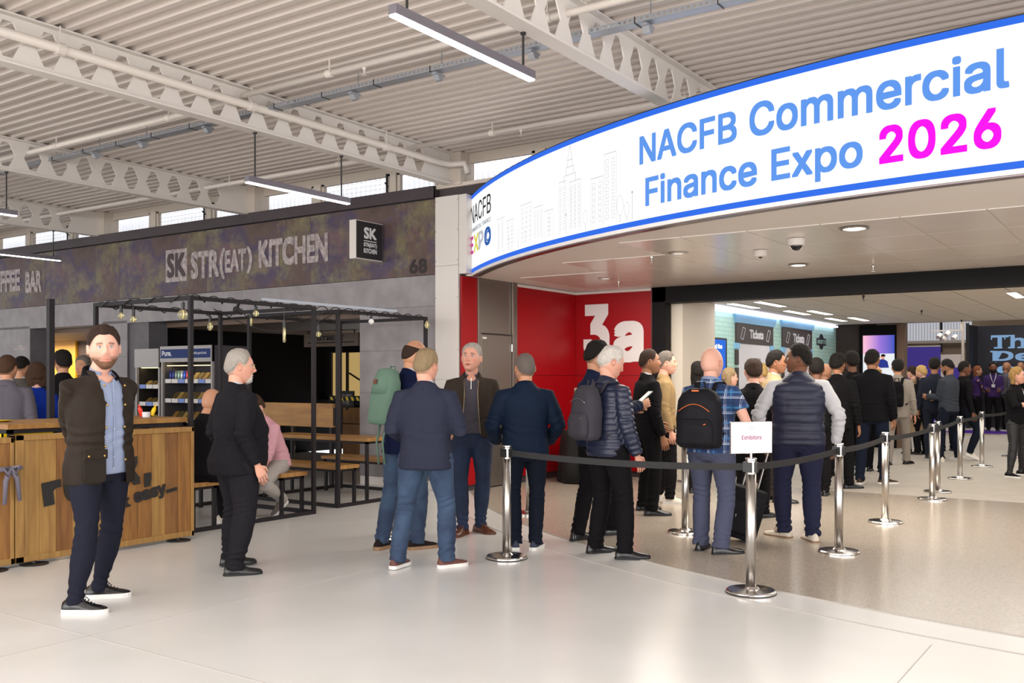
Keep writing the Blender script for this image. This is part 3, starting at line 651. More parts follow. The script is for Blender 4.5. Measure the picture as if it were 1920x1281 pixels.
a, b = atX(1764, XP+1), atX(1803, XP+1); z = zat(665, dep(XP+1, a)); MB().box(0, b, .1, .03, a, z).build('fabric', mat('banner_white', srgb('d2c6bd'), .6), e); MB().box(-.005, b, .3, 0, b+.25, z-.35).build('print', mat('purple_print_glow', (0,0,0)), e); MB().box(-.02, b-.06, 0, .05, b, z+1.1).build('post', M_cream, e)
# spotlight cluster on a bracket
x = 27.5; y = atX(1783, x); d = dep(x, y)
e = empty('spotlight_cluster', (x, y, zat(627, d)), label='cluster of white spotlights hanging left of the dark stand', cat='lamp')
for k, (a, b, c) in enumerate(((0,.25,0),(0,.05,.05),(0,-.12,-.05),(.1,.15,-.08))): MB().tube([(a,b,c),(a-.12,b+.05,c-.08)], .06, 12).build('spot', M_soff, e)
MB().bar((0,.5,.1),(0,-.3,.1),.04).bar((0,-.25,.1),(0,-.25,2.5),.05).build('bracket', M_soff, e)
XS = 31.0; e = empty('exhibition_stand', (XS, 0, 0), label='dark exhibition stand wall with large pale blue serif words', cat='stand')
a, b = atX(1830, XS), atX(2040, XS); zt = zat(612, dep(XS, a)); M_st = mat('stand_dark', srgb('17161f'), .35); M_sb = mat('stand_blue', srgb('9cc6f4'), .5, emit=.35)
MB().box(0, b, .1, .15, a, zt).build('panel', M_st, e); xq = XS-1.0; a2 = atX(1814, xq); MB().add([( -.9, a2, .1),(0, a, .1),(0, a, zt),(-.9, a2, zt),(-.9,a2-.05,.1),(.05,a-.05,.1),(.05,a-.05,zt),(-.9,a2-.05,zt)], [(0,1,2,3),(4,7,6,5),(0,3,7,4),(1,5,6,2),(0,4,5,1),(3,2,6,7)]).build('side_panel', M_st, e)
MB().box(-.95, a2-.03, .1, -.9, a2+.05, zt+.05).build('edge_post', M_black, e)
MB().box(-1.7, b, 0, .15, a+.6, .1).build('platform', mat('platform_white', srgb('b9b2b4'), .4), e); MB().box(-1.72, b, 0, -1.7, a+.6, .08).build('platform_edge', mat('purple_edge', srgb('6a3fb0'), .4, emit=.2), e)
def serif(s, px, top, bot, w):            # slab-serif word: plain letters plus serif bars
    y0 = atX(px, XS); d = dep(XS, y0); z0, z1 = zat(bot, d), zat(top, d)
    fit_text(s, 'lettering', M_sb, (-.003, y0, z0), (0,-1,0), (0,0,1), w, z1-z0, e, .02, .01)
    return y0, z0, z1
y0, z0, z1 = serif('The', 1858, 629, 654, 1.35); mb = MB()
for u, w_, z in ((.19,.22,z0),(.53,.16,z0),(.77,.16,z0)): mb.box(-.012, y0-u-w_/2, z, -.003, y0-u+w_/2, z+.045)
mb.box(-.012, y0-.03, z1-.13, -.003, y0, z1).box(-.012, y0-.38, z1-.13, -.003, y0-.35, z1).box(-.012, y0-.53, z1-.04, -.003, y0-.45, z1).build('serif', M_sb, e)
y0, z0, z1 = serif('Deciding', 1861, 658, 682, 3.5); MB().box(-.012, y0-.1, z0, -.003, y0+.06, z0+.045).box(-.012, y0-.1, z1-.045, -.003, y0+.06, z1).build('serif', M_sb, e)
serif('Second', 1868, 686, 712, 3.0)
MB().box(-.3, a-3, zt+.02, 0, a-2.9, zt+.3).build('spot', M_white, e)
fit_text('#Verge', 'lettering', mat('stand_cyan', srgb('4aa8e8'), emit=.7), (-.60, atX(1814.5, XS-.62), zat(671, dep(XS-.6, a2))), (.9,-(a2-a)/1.0,0), (0,0,1), .5, .16, e, .02, .01)
# table with black cloth below the red wall
xc, yc = 12.2, 6.95
e = empty('clothed_table', (xc, yc, 0), label='round table under a black cloth by the red wall', cat='table')
mb = MB(); R = []
for k, (z, r, w_) in enumerate(((.76,.42,0),(.755,.45,0),(.6,.46,.01),(.3,.475,.02),(.02,.49,.03))): R.append([((r+w_*math.cos(9*t*2*PI/72))*math.cos(t*2*PI/72), (r+w_*math.cos(9*t*2*PI/72))*math.sin(t*2*PI/72), z) for t in range(72)])
mb.rings(R).build('cloth', mat('black_cloth', srgb('0c0b0c'), .8), e, smooth='all')
e = empty('tablet_display', (xc-.15, yc+.1, .76), -.6, label='white framed green display on the black clothed table', cat='screen')
MB().box(-.02, -.22, .22, .0, .2, .62).build('frame', M_white, e, bevel=.006); MB().box(-.025, -.15, .24, -.02, .18, .58).build('display', mat('green_print', srgb('7aa51e'), .5, emit=.2), e); MB().box(-.01,-.03,0,.01,.03,.25).box(-.08,-.1,0,.08,.1,.012).build('stand', M_black, e)
e = empty('name_card', (xc-.3, yc-.1, .761), -.6, label='small white card on the edge of the black clothed table', cat='card'); MB().prism([(0,-.08,0),(.05,-.08,.1),(.10,-.08,0)], (0,.16,0)).build('card', M_white, e); MB().box(-.0,-.03,.03,.012,.05,.038).build('print', M_ink, e)

# ------------------------------------------------------------------ barrier posts with belts
M_belt = mat('black_belt', srgb('1b191b'), .7, bump=.1, bscale=200)
_post = {}
def stanchion(x, y, lab, to=None, group='chrome belt barrier posts'):
    if not _post:
        _post['base'] = MB().lathe([(.001,.0),(.168,.0),(.172,.006),(.172,.02),(.163,.027),(.06,.034),(.045,.05)], n=40).mesh('base', [M_chrome], True); _post['base'].set_sharp_from_angle(angle=.5)
        _post['foot'] = MB().lathe([(.172,-.0),(.176,0.002),(.176,.006),(.172,.008)], n=40).mesh('rubber_ring', [M_black], True)
        _post['pole'] = MB().lathe([(.036,.03),(.036,.835)], n=24).mesh('pole', [M_brushed], True)
        _post['head'] = MB().lathe([(.036,.835),(.037,.84),(.037,.93),(.041,.935),(.041,.945),(.036,.95),(.001,.951)], n=24).mesh('head', [M_chrome], True); _post['head'].set_sharp_from_angle(angle=.6)
        _post['clip'] = MB().box(.030,-.02,.85,.052,.02,.92).mesh('belt_clip', [M_black])
    e = empty('barrier_post', (x, y, 0), label=lab, cat='barrier', group=group)
    for k in ('base', 'foot', 'pole', 'head'): link(_post[k].name.split('.')[0], _post[k], e)
    for a in (0, PI/2, PI, -PI/2): c = link('belt_clip', _post['clip'], e); c.rotation_euler = (0,0,a)
    if to:
        d = Vector((to[0]-x, to[1]-y, 0)); L = d.length; u = d/L; A = u*.045; Bv = d-u*.045; n = 14; t = Vector((-u.y, u.x, 0))*.0012; sag = to[2] if len(to) > 2 else .03; mb = MB(); R = []
        for i in range(n+1):
            s = i/n; p = A.lerp(Bv, s); z = .885-sag*4*s*(1-s); R.append([p-t+Vector((0,0,z-.025)), p+t+Vector((0,0,z-.025)), p+t+Vector((0,0,z+.025)), p-t+Vector((0,0,z+.025))])
        mb.rings(R).build('belt', M_belt, e)
    return e
SP = [((1408,1112), 'front barrier post, the one carrying the Exhibitors sign'), ((1573,1037), 'barrier post right of the man in the quilted vest'),
      ((1660,981), 'third barrier post going back along the right queue line'), ((1748,938), 'fourth barrier post, nearer one of the close pair'),
      ((1800,899), 'fifth barrier post by the striding white trainers'), ((1841,876), 'sixth barrier post, before the dark stand')]
P = [atZ(*p) for p, l in SP]
for i, ((p, l), q) in enumerate(zip(SP, P)):
    nx = P[i+1] if i < 5 else (20.8, 2.45); stanchion(q[0], q[1], l, (nx[0], nx[1], .02))
p0 = atZ(950, 1047); stanchion(p0[0], p0[1], 'barrier post at the left end of the belt', (P[0][0], P[0][1], .03))
q = atZ(1285, 1000); stanchion(q[0], q[1], 'barrier post behind the man with the black backpack')
q = (13.05, 5.8); stanchion(q[0], q[1], 'barrier post farther back between the two queues, left')
q = atZ(738, 1003); stanchion(q[0], q[1], 'barrier post between the men in navy blazers')
q = atZ(1758, 924); stanchion(q[0], q[1], 'farther one of the close pair of barrier posts')
q = atZ(1896, 857); stanchion(q[0], q[1], 'farthest barrier post, behind the blonde woman in black')
q = atZ(549, 887); stanchion(q[0], q[1], 'barrier post standing by the kitchen behind the right pod')
q = atZ(992, 965); stanchion(q[0], q[1], 'barrier post behind the man in the teal navy jacket')
e = empty('sign_holder', (P[0][0], P[0][1], .951), TH-PI/2+.28, label='chrome framed Exhibitors sign on top of the front barrier post', cat='sign')
w, h = .163, .112
MB().box(-w,-.012,.03,w,.012,.03+2*h).build('frame', M_chrome, e, bevel=.004); MB().box(-w+.018,-.0135,.048,w-.018,-.012,.03+2*h-.018).build('paper', M_pw, e); MB().tube([(0,0,0),(0,0,.035)], .01, 10).build('stem', M_chrome, e)
fit_text('Exhibitors', 'lettering', mat('plum_ink', srgb('9a3a66'), .5), (-.08,-.0138,.128), (1,0,0), (0,0,1), .155, .03, e, .012, .0004)
fit_text('NACFB', 'lettering', mat('grey_ink', srgb('9a9aa0'), .5), (-.02,-.0138,.205), (1,0,0), (0,0,1), .04, .010, e, 0, .0004); fit_text('EXPO', 'lettering', mat('grey_ink', (0,0,0)), (-.02,-.0138,.191), (1,0,0), (0,0,1), .04, .008, e, 0, .0004)

# ------------------------------------------------------------------ wooden counter with front board
def board(x0, x1, y, z0, z1, lab, n):
    e = empty('counter_board', (x0, y, 0), label=lab, cat='counter'); w = x1-x0; fr = .07
    MB().box(0,0,z0,w,.09,z0+.05).box(0,0,z1-.045,w,.09,z1).box(0,0,z0,fr,.09,z1).box(w-.03,0,z0,w,.09,z1).build('frame', M_wood2, e, bevel=.004)
    W_ = (w-fr-.03); cuts = [0]; rnd = random.Random(n)
    ws = [rnd.uniform(.8, 1.25) for _ in range(n)]; t = sum(ws); acc = 0
    for k, q in enumerate(ws):
        a = fr+acc/t*W_; acc += q; b = fr+acc/t*W_
        MB().box(a+.0015, .012+rnd.uniform(0,.004), z0+.05, b-.0015, .05, z1-.045).build('plank', [M_wood, M_wood2, M_wood3, M_wood][k % 4 if k % 3 else (k+1) % 3], e)
    for s in (.16, w-.16): MB().lathe([(.001,.0),(.11,.0),(.11,.008),(.02,.014),(.02,z0+.01)], (s,.02,0), 24).build('foot', M_black, e)
    return e
Xa, Xb = 4.04, 5.735
bd = board(Xa, Xb, 7.57, .03, 1.055, 'planked wooden counter front painted with the words relax it easy', 12)
M_paint = mat('black_paint', srgb('191614'), .6)
def btxt(s, x0, x1, z0, z1, rise, bold=.03):   # hand-stencilled words rising to the right on the board
    fit_text(s, 'lettering', M_paint, (x0-Xa, .008, z0), (1,0,rise), (-rise,0,1), x1-x0, z1-z0, bd, bold, .006)
def bx(px): return atY(px, 7.58)
def bz(px, py): return zat(py, dep(bx(px), 7.58))
btxt('r', bx(82), bx(118), bz(86, 950), bz(86, 905), .12, .05); btxt('ela', bx(122), bx(222), bz(122, 945), bz(122, 868), .12, .04)
btxt('x', bx(226), bx(264), bz(230, 915), bz(230, 862), .12, .05); btxt(',', bx(270), bx(285), bz(271, 914), bz(271, 888), .1, .05)
btxt('it', bx(225), bx(245), bz(226, 956), bz(226, 932), .2, .035); btxt('easy...', bx(253), bx(334), bz(253, 950), bz(253, 924), .17, .035)
board(2.2, atY(27, 7.57), 7.57, .03, 1.04, 'wooden counter front cut by the left edge of the picture', 9)
tb = empty('bar_table', (4.15, 7.9, 0), label='high wooden bar table behind the planked counter front', cat='table')
for k in range(3): MB().box(0, .3*k+.001, 1.085, 1.78, .3*k+.299, 1.13).build('plank', M_slab, tb, bevel=.004)
MB().box(.02,.02,1.05,1.76,.06,1.085).box(.02,.84,1.05,1.76,.88,1.085).box(.02,.02,1.05,.06,.88,1.085).box(1.72,.02,1.05,1.76,.88,1.085).build('steel_frame', M_frame, tb)
for a, b in ((.02,.02),(1.72,.02),(.02,.84),(1.72,.84)): MB().box(a,b,0,a+.04,b+.04,1.05).build('leg', M_frame, tb)
for a in (.5, 1.0, 1.4): MB().box(a, .06, .90, a+.3, .09, 1.045).build('apron_board', M_wood3, tb)
e = empty('bench_stool', (3.86, 7.95, 0), label='black steel framed stool in the gap between the counter fronts', cat='stool'); mb = MB()
for a, b in ((0,0),(.2,0),(0,.35),(.2,.35)): mb.bar((a,b,0),(a,b,.78),.03)
mb.bar((0,0,.25),(.2,0,.25),.03).bar((0,.35,.25),(.2,.35,.25),.03).build('frame', M_frame, e); MB().box(-.03,-.03,.78,.23,.38,.81).build('seat', M_slab, e, bevel=.004)
e = empty('grey_scarf', (3.97, 7.53, .80), label='grey cord tied in a bow across the gap between the counter fronts', cat='tie'); M_scarf = mat('grey_cord', srgb('6a6470'), .9)
for pts in ([(-.2,0,.0),(0,0,-.01),(.1,0,0)], [(0,-.01,0),(-.04,-.02,-.1),(-.05,-.02,-.28)], [(0,-.01,0),(.05,-.02,-.08),(.07,-.02,-.26)], [(0,-.01,0),(-.06,-.03,.01),(-.03,-.03,-.05),(0,-.02,0)], [(0,-.01,0),(.06,-.03,.015),(.04,-.03,-.05),(0,-.02,0)]): MB().tube(pts, (.02,.02,.016)[:len(pts)] if len(pts)==3 else .016, 8).build('strand', M_scarf, e, smooth='all')
for x, y, c, l, z in ((4.33, 8.1, 'd8b400', 'yellow tray on the shelf under the bar table', 0), (3.9, 8.4, '5c9a1e', 'green tray left of the bar table', 0)):
    e = empty('tray', (x, y, 1.0), label=l, cat='tray'); m = mat('tray_'+c, srgb(c), .35); mb = MB().box(-.2,-.15,0,.25,.15,.012)
    for q in ((-.2,-.15,.25,-.138),(-.2,.138,.25,.15),(-.2,-.15,-.188,.15),(.238,-.15,.25,.15)): mb.box(q[0],q[1],0,q[2],q[3],.05)
    mb.build('pan', m, e)
x, y = 4.3, 8.2
e = empty('yellow_plate', (4.35, 8.45, 1.131), label='shallow yellow plate on the bar table', cat='plate'); MB().lathe([(.001,0),(.08,0),(.12,.012),(.115,.014),(.08,.005),(.001,.004)], n=28).build('dish', mat('tray_d8b400', (0,0,0)), e, smooth=True)
def bottle(x, y, z, c, lab, kind):
    e = empty('sauce_bottle', (x, y, z), label=lab, cat='bottle'); m = mat('sauce_'+c, srgb(c), .3)
    MB().lathe([(.001,0),(.032,0),(.034,.01),(.034,.11),(.025,.14),(.012,.15)], n=18).build('body', m, e, smooth=True); MB().lathe([(.014,.15),(.014,.165),(.004,.20),(.001,.2)], n=14).build('nozzle', m, e, smooth=True)
    e.rotation_euler = kind; e.scale = (.62,.62,.62)
bx_ = 5.05
bottle(atY(266, 8.35), 8.35, 1.142, 'd8301c', 'red sauce bottle leaning on the bar table', (.0, -.3, 0)); bottle(atY(284, 8.3), 8.3, 1.142, 'e6bf10', 'yellow sauce bottle leaning on the bar table', (0, .45, 0))
e = empty('condiment_pot', (atY(274, 8.3), 8.3, 1.131), label='small white pot between the sauce bottles', cat='pot'); MB().lathe([(.001,0),(.035,0),(.04,.05),(.036,.05),(.032,.006),(.001,.006)], n=20).build('pot', M_pw, e, smooth=True)

# ------------------------------------------------------------------ steel pergola pods with benches and tables
def pod(x0, x1, y0, y1, lab):
    e = empty('pergola_frame', (x0, y0, 0), label=lab, cat='frame', group='black steel pergola pods'); a, b = x1-x0, y1-y0; w = .04
    for i, j in ((0,0),(a,0),(0,b),(a,b)): MB().box(i-w/2, j-w/2, 0, i+w/2, j+w/2, 2.32).build('post', M_frame, e)
    for z in (.02, 2.30):
        for p, q in (((w/2,0),(a-w/2,0)),((w/2,b),(a-w/2,b)),((0,w/2),(0,b-w/2)),((a,w/2),(a,b-w/2))): MB().bar((*p,z),(*q,z),w,w).build('rail', M_frame, e)
    return e
pod(5.92, 7.55, 7.87, 9.47, 'left pergola pod, beside the planked counter'); pod(8.06, 9.66, 8.0, 9.55, 'right pergola pod, in front of the kitchen opening')
e = empty('steel_post', (5.29, 9.25, 0), label='single black steel post standing behind the bar table', cat='post'); MB().box(-.028,-.028,0,.028,.028,2.31).build('shaft', M_frame, e); MB().box(-.08,-.08,0,.08,.08,.008).build('base_plate', M_frame, e)
def bench(x0, x1, y0, y1, z, lab, cat='bench', name='wooden_bench'):
    e = empty(name, (x0, y0, 0), label=lab, cat=cat); a, b = x1-x0, y1-y0; n = 2 if a < .6 else 3
    for k in range(n): MB().box(a*k/n+.001, 0, z-.045, a*(k+1)/n-.001, b, z).build('plank', M_slab, e, bevel=.004)
    MB().box(.03,.03,z-.075,a-.03,.06,z-.045).box(.03,b-.06,z-.075,a-.03,b-.03,z-.045).box(.03,.03,z-.075,.06,b-.03,z-.045).box(a-.06,.03,z-.075,a-.03,b-.03,z-.045).build('rails', M_frame, e)
    for i, j in ((.03,.03),(a-.065,.03),(.03,b-.065),(a-.065,b-.065)): MB().box(i,j,0,i+.035,j+.035,z-.045).build('leg', M_frame, e)
    return e
bench(7.13, 7.52, 7.93, 9.4, .475, 'wooden bench in the left pod on which the man in pink sits'); bench(5.98, 6.33, 7.93, 9.4, .475, 'wooden bench in the left pod on which the man in black sits')
bench(6.5, 7.0, 8.2, 9.4, .75, 'wooden table inside the left pod', 'table', 'wooden_table')
bench(8.14, 8.53, 8.1, 9.45, .475, 'wooden bench at the front of the right pod'); bench(9.2, 9.58, 8.15, 9.45, .475, 'dark wooden bench at the back of the right pod'); bench(8.66, 9.1, 8.1, 9.9, .78, 'long wooden table in the right pod', 'table', 'wooden_table')
e = empty('wooden_screen', (9.72, 9.75, 0), label='broad oak board screen behind the pods', cat='screen')
MB().box(0, 0, .82, .05, 2.2, 1.16).build('board', M_slab, e, bevel=.004); MB().box(.0,.02,0,.05,.07,.82).box(0,2.1,0,.05,2.15,.82).build('leg', M_frame, e); MB().box(.01,-.03,.85,.04,0,1.1).build('bracket', M_frame, e)
# kitchen behind
e = empty('kitchen_counter', (12.4, 9.0, 0), label='kitchen servery counter of stacked oak crates', cat='counter')
MB().box(.02, 0, 0, .7, 3.2, 1.02).build('body', M_int, e)
for j in range(5):
    for k in range(3): MB().box(0, .64*j+.01, .12+.30*k, .02, .64*j+.63, .12+.30*k+.285).build('crate_front', [M_wood, M_wood3, M_slab][(j+k) % 3], e)
MB().box(-.03, -.02, 1.02, .72, 3.22, 1.06).build('worktop', M_int, e)
e = empty('collection_sign', (12.36, atX(648, 12.36), 1.16), label='small black collect here sign on the servery', cat='sign'); MB().box(0,-.2,-.14,.02,.2,.14).build('plate', M_black, e); fit_text('COLLECT', 'lettering', M_let, (-.001,.15,.0), (0,-1,0), (0,0,1), .3, .08, e, .02, .002); fit_text('HERE', 'lettering', M_let, (-.001,.1,-.1), (0,-1,0), (0,0,1), .2, .08, e, .02, .002); MB().box(.02,-.02,-.2,.04,.02,.1).build('support', M_black, e)
xq = 13.0; a, b = atX(570, xq), atX(672, xq)
e = empty('hanging_menu_sign', (xq, b, 0), label='tan hanging board reading STREET above the servery', cat='sign'); d = dep(xq, a)
MB().box(0,0,zat(651,d),.04,a-b,zat(627,d)).build('board', mat('tan_board', srgb('6b5b50'), .6), e); fit_text('STREET', 'lettering', M_ink, (-.002, (a-b)*.75, zat(640,d)), (0,-1,0), (0,0,1), (a-b)*.5, .09, e, .03, .003); MB().box(-.004,.1,zat(644,d)-.01,0,a-b-.1,zat(644,d)+.01).build('rule', M_black, e); MB().box(0,.1,zat(627,d),.02,.12,2.42).box(0,a-b-.12,zat(627,d),.02,a-b-.1,2.42).build('rod', M_black, e)
xq = 14.5; a, b = atX(621, xq), atX(690, xq); d = dep(xq, a)
e = empty('lit_serving_hatch', (xq, b, 0), label='warmly lit serving hatch at the back of the kitchen', cat='hatch')
MB().box(.02,0,zat(742,d),.05,a-b,zat(662,d)).build('backlit_panel', mat('hatch_glow', srgb('b89a62'), emit=.55), e); MB().bar((0,a-b,zat(742,d)),(0,a-b,zat(660,d)),.06).bar((0,(a-b)*.55,zat(742,d)),(0,(a-b)*.55,zat(660,d)),.05).bar((0,(a-b)*.5,zat(700,d)),(0,0,zat(722,d)),.03).build('bars', M_black, e); MB().box(-.2,-.0,zat(755,d),.1,a-b+.2,zat(750,d)).build('shelf', M_brushed, e)
e = empty('hazard_tape', (11.6, 10.4, 1.15), label='black and yellow striped barrier tape in front of the servery', cat='tape'); m = mat('tape_yellow', srgb('cfb83a'), .5)
MB().box(0,0,0,.004,1.3,.06).build('tape', M_black, e)
for k in range(11): MB().prism([(-.002,.02+k*.12,0),(-.002,.07+k*.12,0),(-.002,.10+k*.12,.06),(-.002,.05+k*.12,.06)], (-.002,0,0)).build('stripe', m, e)
for y in (0,1.3): MB().bar((0.01,y,-1.15),(.01,y,.08),.03).build('pole', M_black, e)
for k, (px, py) in enumerate(((408, 610), (337, 608), (487, 611), (625, 612))):
    xk = 12.0+k*.8; yk = atX(px, xk); e = empty('downlight', (xk, yk, 2.418), label='tiny recessed spot %s in the kitchen ceiling' % ('beside the tall post', 'left of the tall post', 'behind the tube bulb', 'above the hanging board')[k], cat='lamp'); MB().lathe([(.03,0),(.04,-.004),(.001,-.005)], n=14).build('lens', M_lampw, e)
# chiller cabinets
def chiller(px0, px1, top, lab, banner):
    X = 9.4; ya, yb = atX(px0, X), atX(px1, X); w = ya-yb; H_ = zat(top, dep(X, ya)); e = empty('chiller_cabinet', (X, yb, 0), label=lab, cat='fridge')
    Mc = mat('cabinet_grey', srgb('4c484c'), .4); Mi = mat('cabinet_inner', srgb('2a2622'), .5)
    MB().box(.06,0,0,.68,.03,H_).box(.06,w-.03,0,.68,w,H_).box(.64,.03,0,.68,w-.03,H_).box(.06,.03,0,.64,w-.03,.25).box(.06,.03,H_-.02,.64,w-.03,H_).build('carcass', Mc if banner else Mi, e)
    MB().box(.0,0,H_-(.30 if not banner else .25),.06,w,H_).box(.02,0,.25,.06,.035,H_).box(.02,w-.035,.25,.06,w,H_).build('front_trim', mat('cabinet_silver', srgb('8f8986') if banner else srgb('8c7a66'), .35), e)
    MB().box(.1,.04,H_-.31,.2,w-.04,H_-.30).build('light_strip', mat('warm_strip', srgb('ffe2a8'), emit=4 if not banner else 1.5), e)
    zs = [.55, .86, 1.17, 1.48][: 4] if banner else [.55,.83,1.11,1.39]
    for z in zs:
        MB().box(.08,.035,z-.02,.60,w-.035,z).build('shelf', M_brushed, e)
        n = int(w/.17); 
        for k in range(n):
            MB().box(.045,.05+k*(w-.1)/n,z-.035,.06,.05+(k+1)*(w-.1)/n-.02,z+.03).build('price_label', mat('label_white', srgb('cfcac6'), .5) if (k*7+int(z*10)) % 3 else mat('label_blue', srgb('6d84c4'), .5), e)
    if banner:
        MB().box(-.004,.0+.02,H_-.19,0,w-.02,H_-.05).build('banner', mat('banner_blue', srgb('2b4a9a'), .4, emit=.15), e)
        fit_text('Pure.', 'lettering', M_pw, (-.005, w-.06, H_-.155), (0,-1,0), (0,0,1), .24, .08, e, .02, .002); fit_text('beautiful good food.', 'lettering', M_pw, (-.005, .5, H_-.145), (0,-1,0), (0,0,1), .40, .05, e, .0, .002)
    return e, X, yb, w, zs
c1 = chiller(300, 396, 650, 'tall chiller cabinet with the blue Pure banner', True); c2 = chiller(252, 297, 655, 'narrow warm lit snack cabinet left of the blue bannered chiller', False)
cans = [srgb(c) for c in ('23306e','2b2f6a','6e7a74','7c9a86','a0a8a4','2f4fb0','b03030','3c6fc0')]
for k in range(8):
    e = empty('drink_can', (c1[1]+.13, c1[2]+c1[3]-.10-k*.072, 1.483), label='%s slim drink can on the top shelf of the bannered chiller' % ('navy','indigo','grey green','pale green','silver','royal blue','red','sky blue')[k], cat='can', group='slim cans on the top chiller shelf')
    MB().lathe([(.001,0),(.024,0),(.028,.008),(.028,.145),(.022,.158),(.001,.158)], n=16).build('body', mat('can_%d' % k, cans[k], .25, metal=.5), e, smooth=True)
ORD = ('first', 'second', 'third', 'fourth', 'fifth', 'sixth', 'seventh', 'eighth', 'ninth')
def pack(X, y, z, m, grp, lab, s=1):
    e = empty('food_pack', (X+.12, y, z), label=lab, cat='pack', group=grp); MB().prism([(0,-.05,0),(.11,-.05,0),(.11,-.05,.13*s)], (0,.10,0)).build('carton', m, e)
Mpk = [mat('pack_%d' % i, srgb(c), .5) for i, c in enumerate(('8a6a34','6e5a30','a0844a','5a4a2c'))]
for z, nk, o in ((1.483, 5, .6), (1.173, 9, 0), (.863, 9, 0), (.553, 6, 0)):
    for k in range(nk): pack(c1[1], c1[2]+.10+k*.128, z+.0, Mpk[(k+int(z*10)) % 4], 'sandwich packs in the bannered chiller', 'wedge sandwich pack on the %s of the bannered chiller, %s from the right' % ({1.483: 'top shelf', 1.173: 'second shelf', .863: 'third shelf', .553: 'lowest shelf'}[z], ORD[k]))
for z in c2[4]:
    for k in range(4): pack(c2[1], c2[2]+.1+k*.14, z+.003, Mpk[(k*3+int(z*10)) % 4], 'snack packs in the warm lit cabinet', 'snack pack on the %s of the warm lit cabinet, %s from the right' % ({.55: 'lowest shelf', .83: 'third shelf', 1.11: 'second shelf', 1.39: 'top shelf'}[z], ORD[k]), .7)

# ------------------------------------------------------------------ festoon cable, bulbs, tube light
M_bulb = mat('amber_bulb_glass', srgb('d6cfa8'), .08, trans=.75, spec=.6); M_bulbw = mat('opal_bulb', srgb('e9e6e4'), .3); M_fil = mat('filament', srgb('ffd890'), emit=1.4)
e = empty('festoon_cable', (5.92, 7.87, 2.33), label='black festoon cable wound round the pergola rails', cat='cable'); mb = MB()
def wind(a, b, turns, n, r=.034): return [Vector(a).lerp(Vector(b), i/n)+Vector((0 if abs(a[0]-b[0])>.1 else r*math.cos(2*PI*turns*i/n), r*math.cos(2*PI*turns*i/n) if abs(a[0]-b[0])>.1 else 0, -.03+r*math.sin(2*PI*turns*i/n))) for i in range(n+1)]
MB().tube(wind((0,0,0),(0,1.6,0),4,60), .006, 6).build('cable', M_cab, e); MB().tube(wind((0,0,0),(3.72,.1,0),17,260), .006, 6).build('cable', M_cab, e); MB().tube(wind((0,1.6,0),(3.7,1.65,0),12,200), .006, 6).build('cable', M_cab, e)
MB().tube([(.9+1.5*t/10, .8-.3*t/10, -.05-.22*math.sin(PI*t/10)) for t in range(11)], .005, 6).build('cable', M_cab, e); MB().tube([(1.4+.5*t/10, .1, -.03-.15*math.sin(PI*t/10)) for t in range(11)], .005, 6).build('cable', M_cab, e)
MB().box(.9,-.03,.005,3.0,.02,.03).build('white_tube', mat('white_tube', srgb('dfe0e8'), .3, emit=.3), e)
def bulb(x, y, zc, kind, lab):
    drop = 2.28-zc; e = empty('festoon_bulb', (x, y, 2.28), label=lab, cat='bulb', group='festoon bulbs on the pergola')
    hh = {'globe': .05, 'small': .034, 'drop': .055, 'tube': .085, 'opal': .034}[kind]
    MB().tube([(0,0,0),(0,0,-max(.01,drop-hh-.06))], .004, 6).tube([(0,0,-max(.01,drop-hh-.07)),(0,0,-drop+hh-.005)], .017, 10).build('holder', M_black, e)
    g = M_bulbw if kind == 'opal' else M_bulb
    prof = {'globe': [(.012,.05),(.03,.042),(.046,.02),(.05,0),(.044,-.024),(.025,-.042),(.001,-.05)], 'small': [(.01,.034),(.02,.028),(.032,.01),(.032,-.008),(.02,-.026),(.001,-.034)], 'opal': [(.01,.036),(.02,.028),(.032,.01),(.034,-.01),(.02,-.03),(.001,-.036)],
            'drop': [(.01,.055),(.02,.04),(.034,0),(.03,-.03),(.014,-.05),(.001,-.055)], 'tube': [(.01,.085),(.016,.07),(.017,-.07),(.01,-.083),(.001,-.085)]}[kind]
    MB().lathe(prof, (0,0,-drop), 18).build('glass', g, e, smooth=True)
    if kind != 'opal': MB().tube([(0,0,-drop+hh*.6),(.004,0,-drop),(0,0,-drop-hh*.6)], .0022, 6).build('filament', M_fil, e)
for px, py, pl, k, l in ((227,592,'x','small','leftmost festoon bulb on the pergola rail'), (250,599,'x','small','second festoon bulb from the left'), (343,590,'x','globe','largest globe bulb beside the tall post'), (394,612,'b','drop','teardrop bulb above the bannered chiller'),
    (471,599,'b','tube','short tube bulb near the middle of the pergola'), (480,588,'f','small','small clear bulb next to the short tube bulb'), (533,628,'f','tube','long tube bulb hanging lowest in the middle'), (597,627,'f','small','clear bulb in front of the hanging board'), (696,603,'f','opal','white opal bulb against the grey wall'), (801,609,'f','drop','bulb at the right end of the pergola')):
    if pl == 'x': X, Y = 5.92, atX(px, 5.92)
    elif pl == 'f': X, Y = atY(px, 7.93), 7.93
    else: X, Y = atY(px, 9.5), 9.5
    bulb(X, Y, zat(py, dep(X, Y)), k, l)
e = empty('small_camera', (atY(446, 7.93), 7.93, 2.26), label='small black camera clamped under the pergola rail', cat='camera'); MB().tube([(-.04,0,-.03),(.05,-.0,-.06)], .03, 12).build('body', M_black, e); MB().box(-.01,-.01,-.03,.01,.01,.02).build('clamp', M_frame, e); MB().tube([(.05,0,-.06),(.056,0,-.062)], .022, 12).build('lens', M_pw, e)
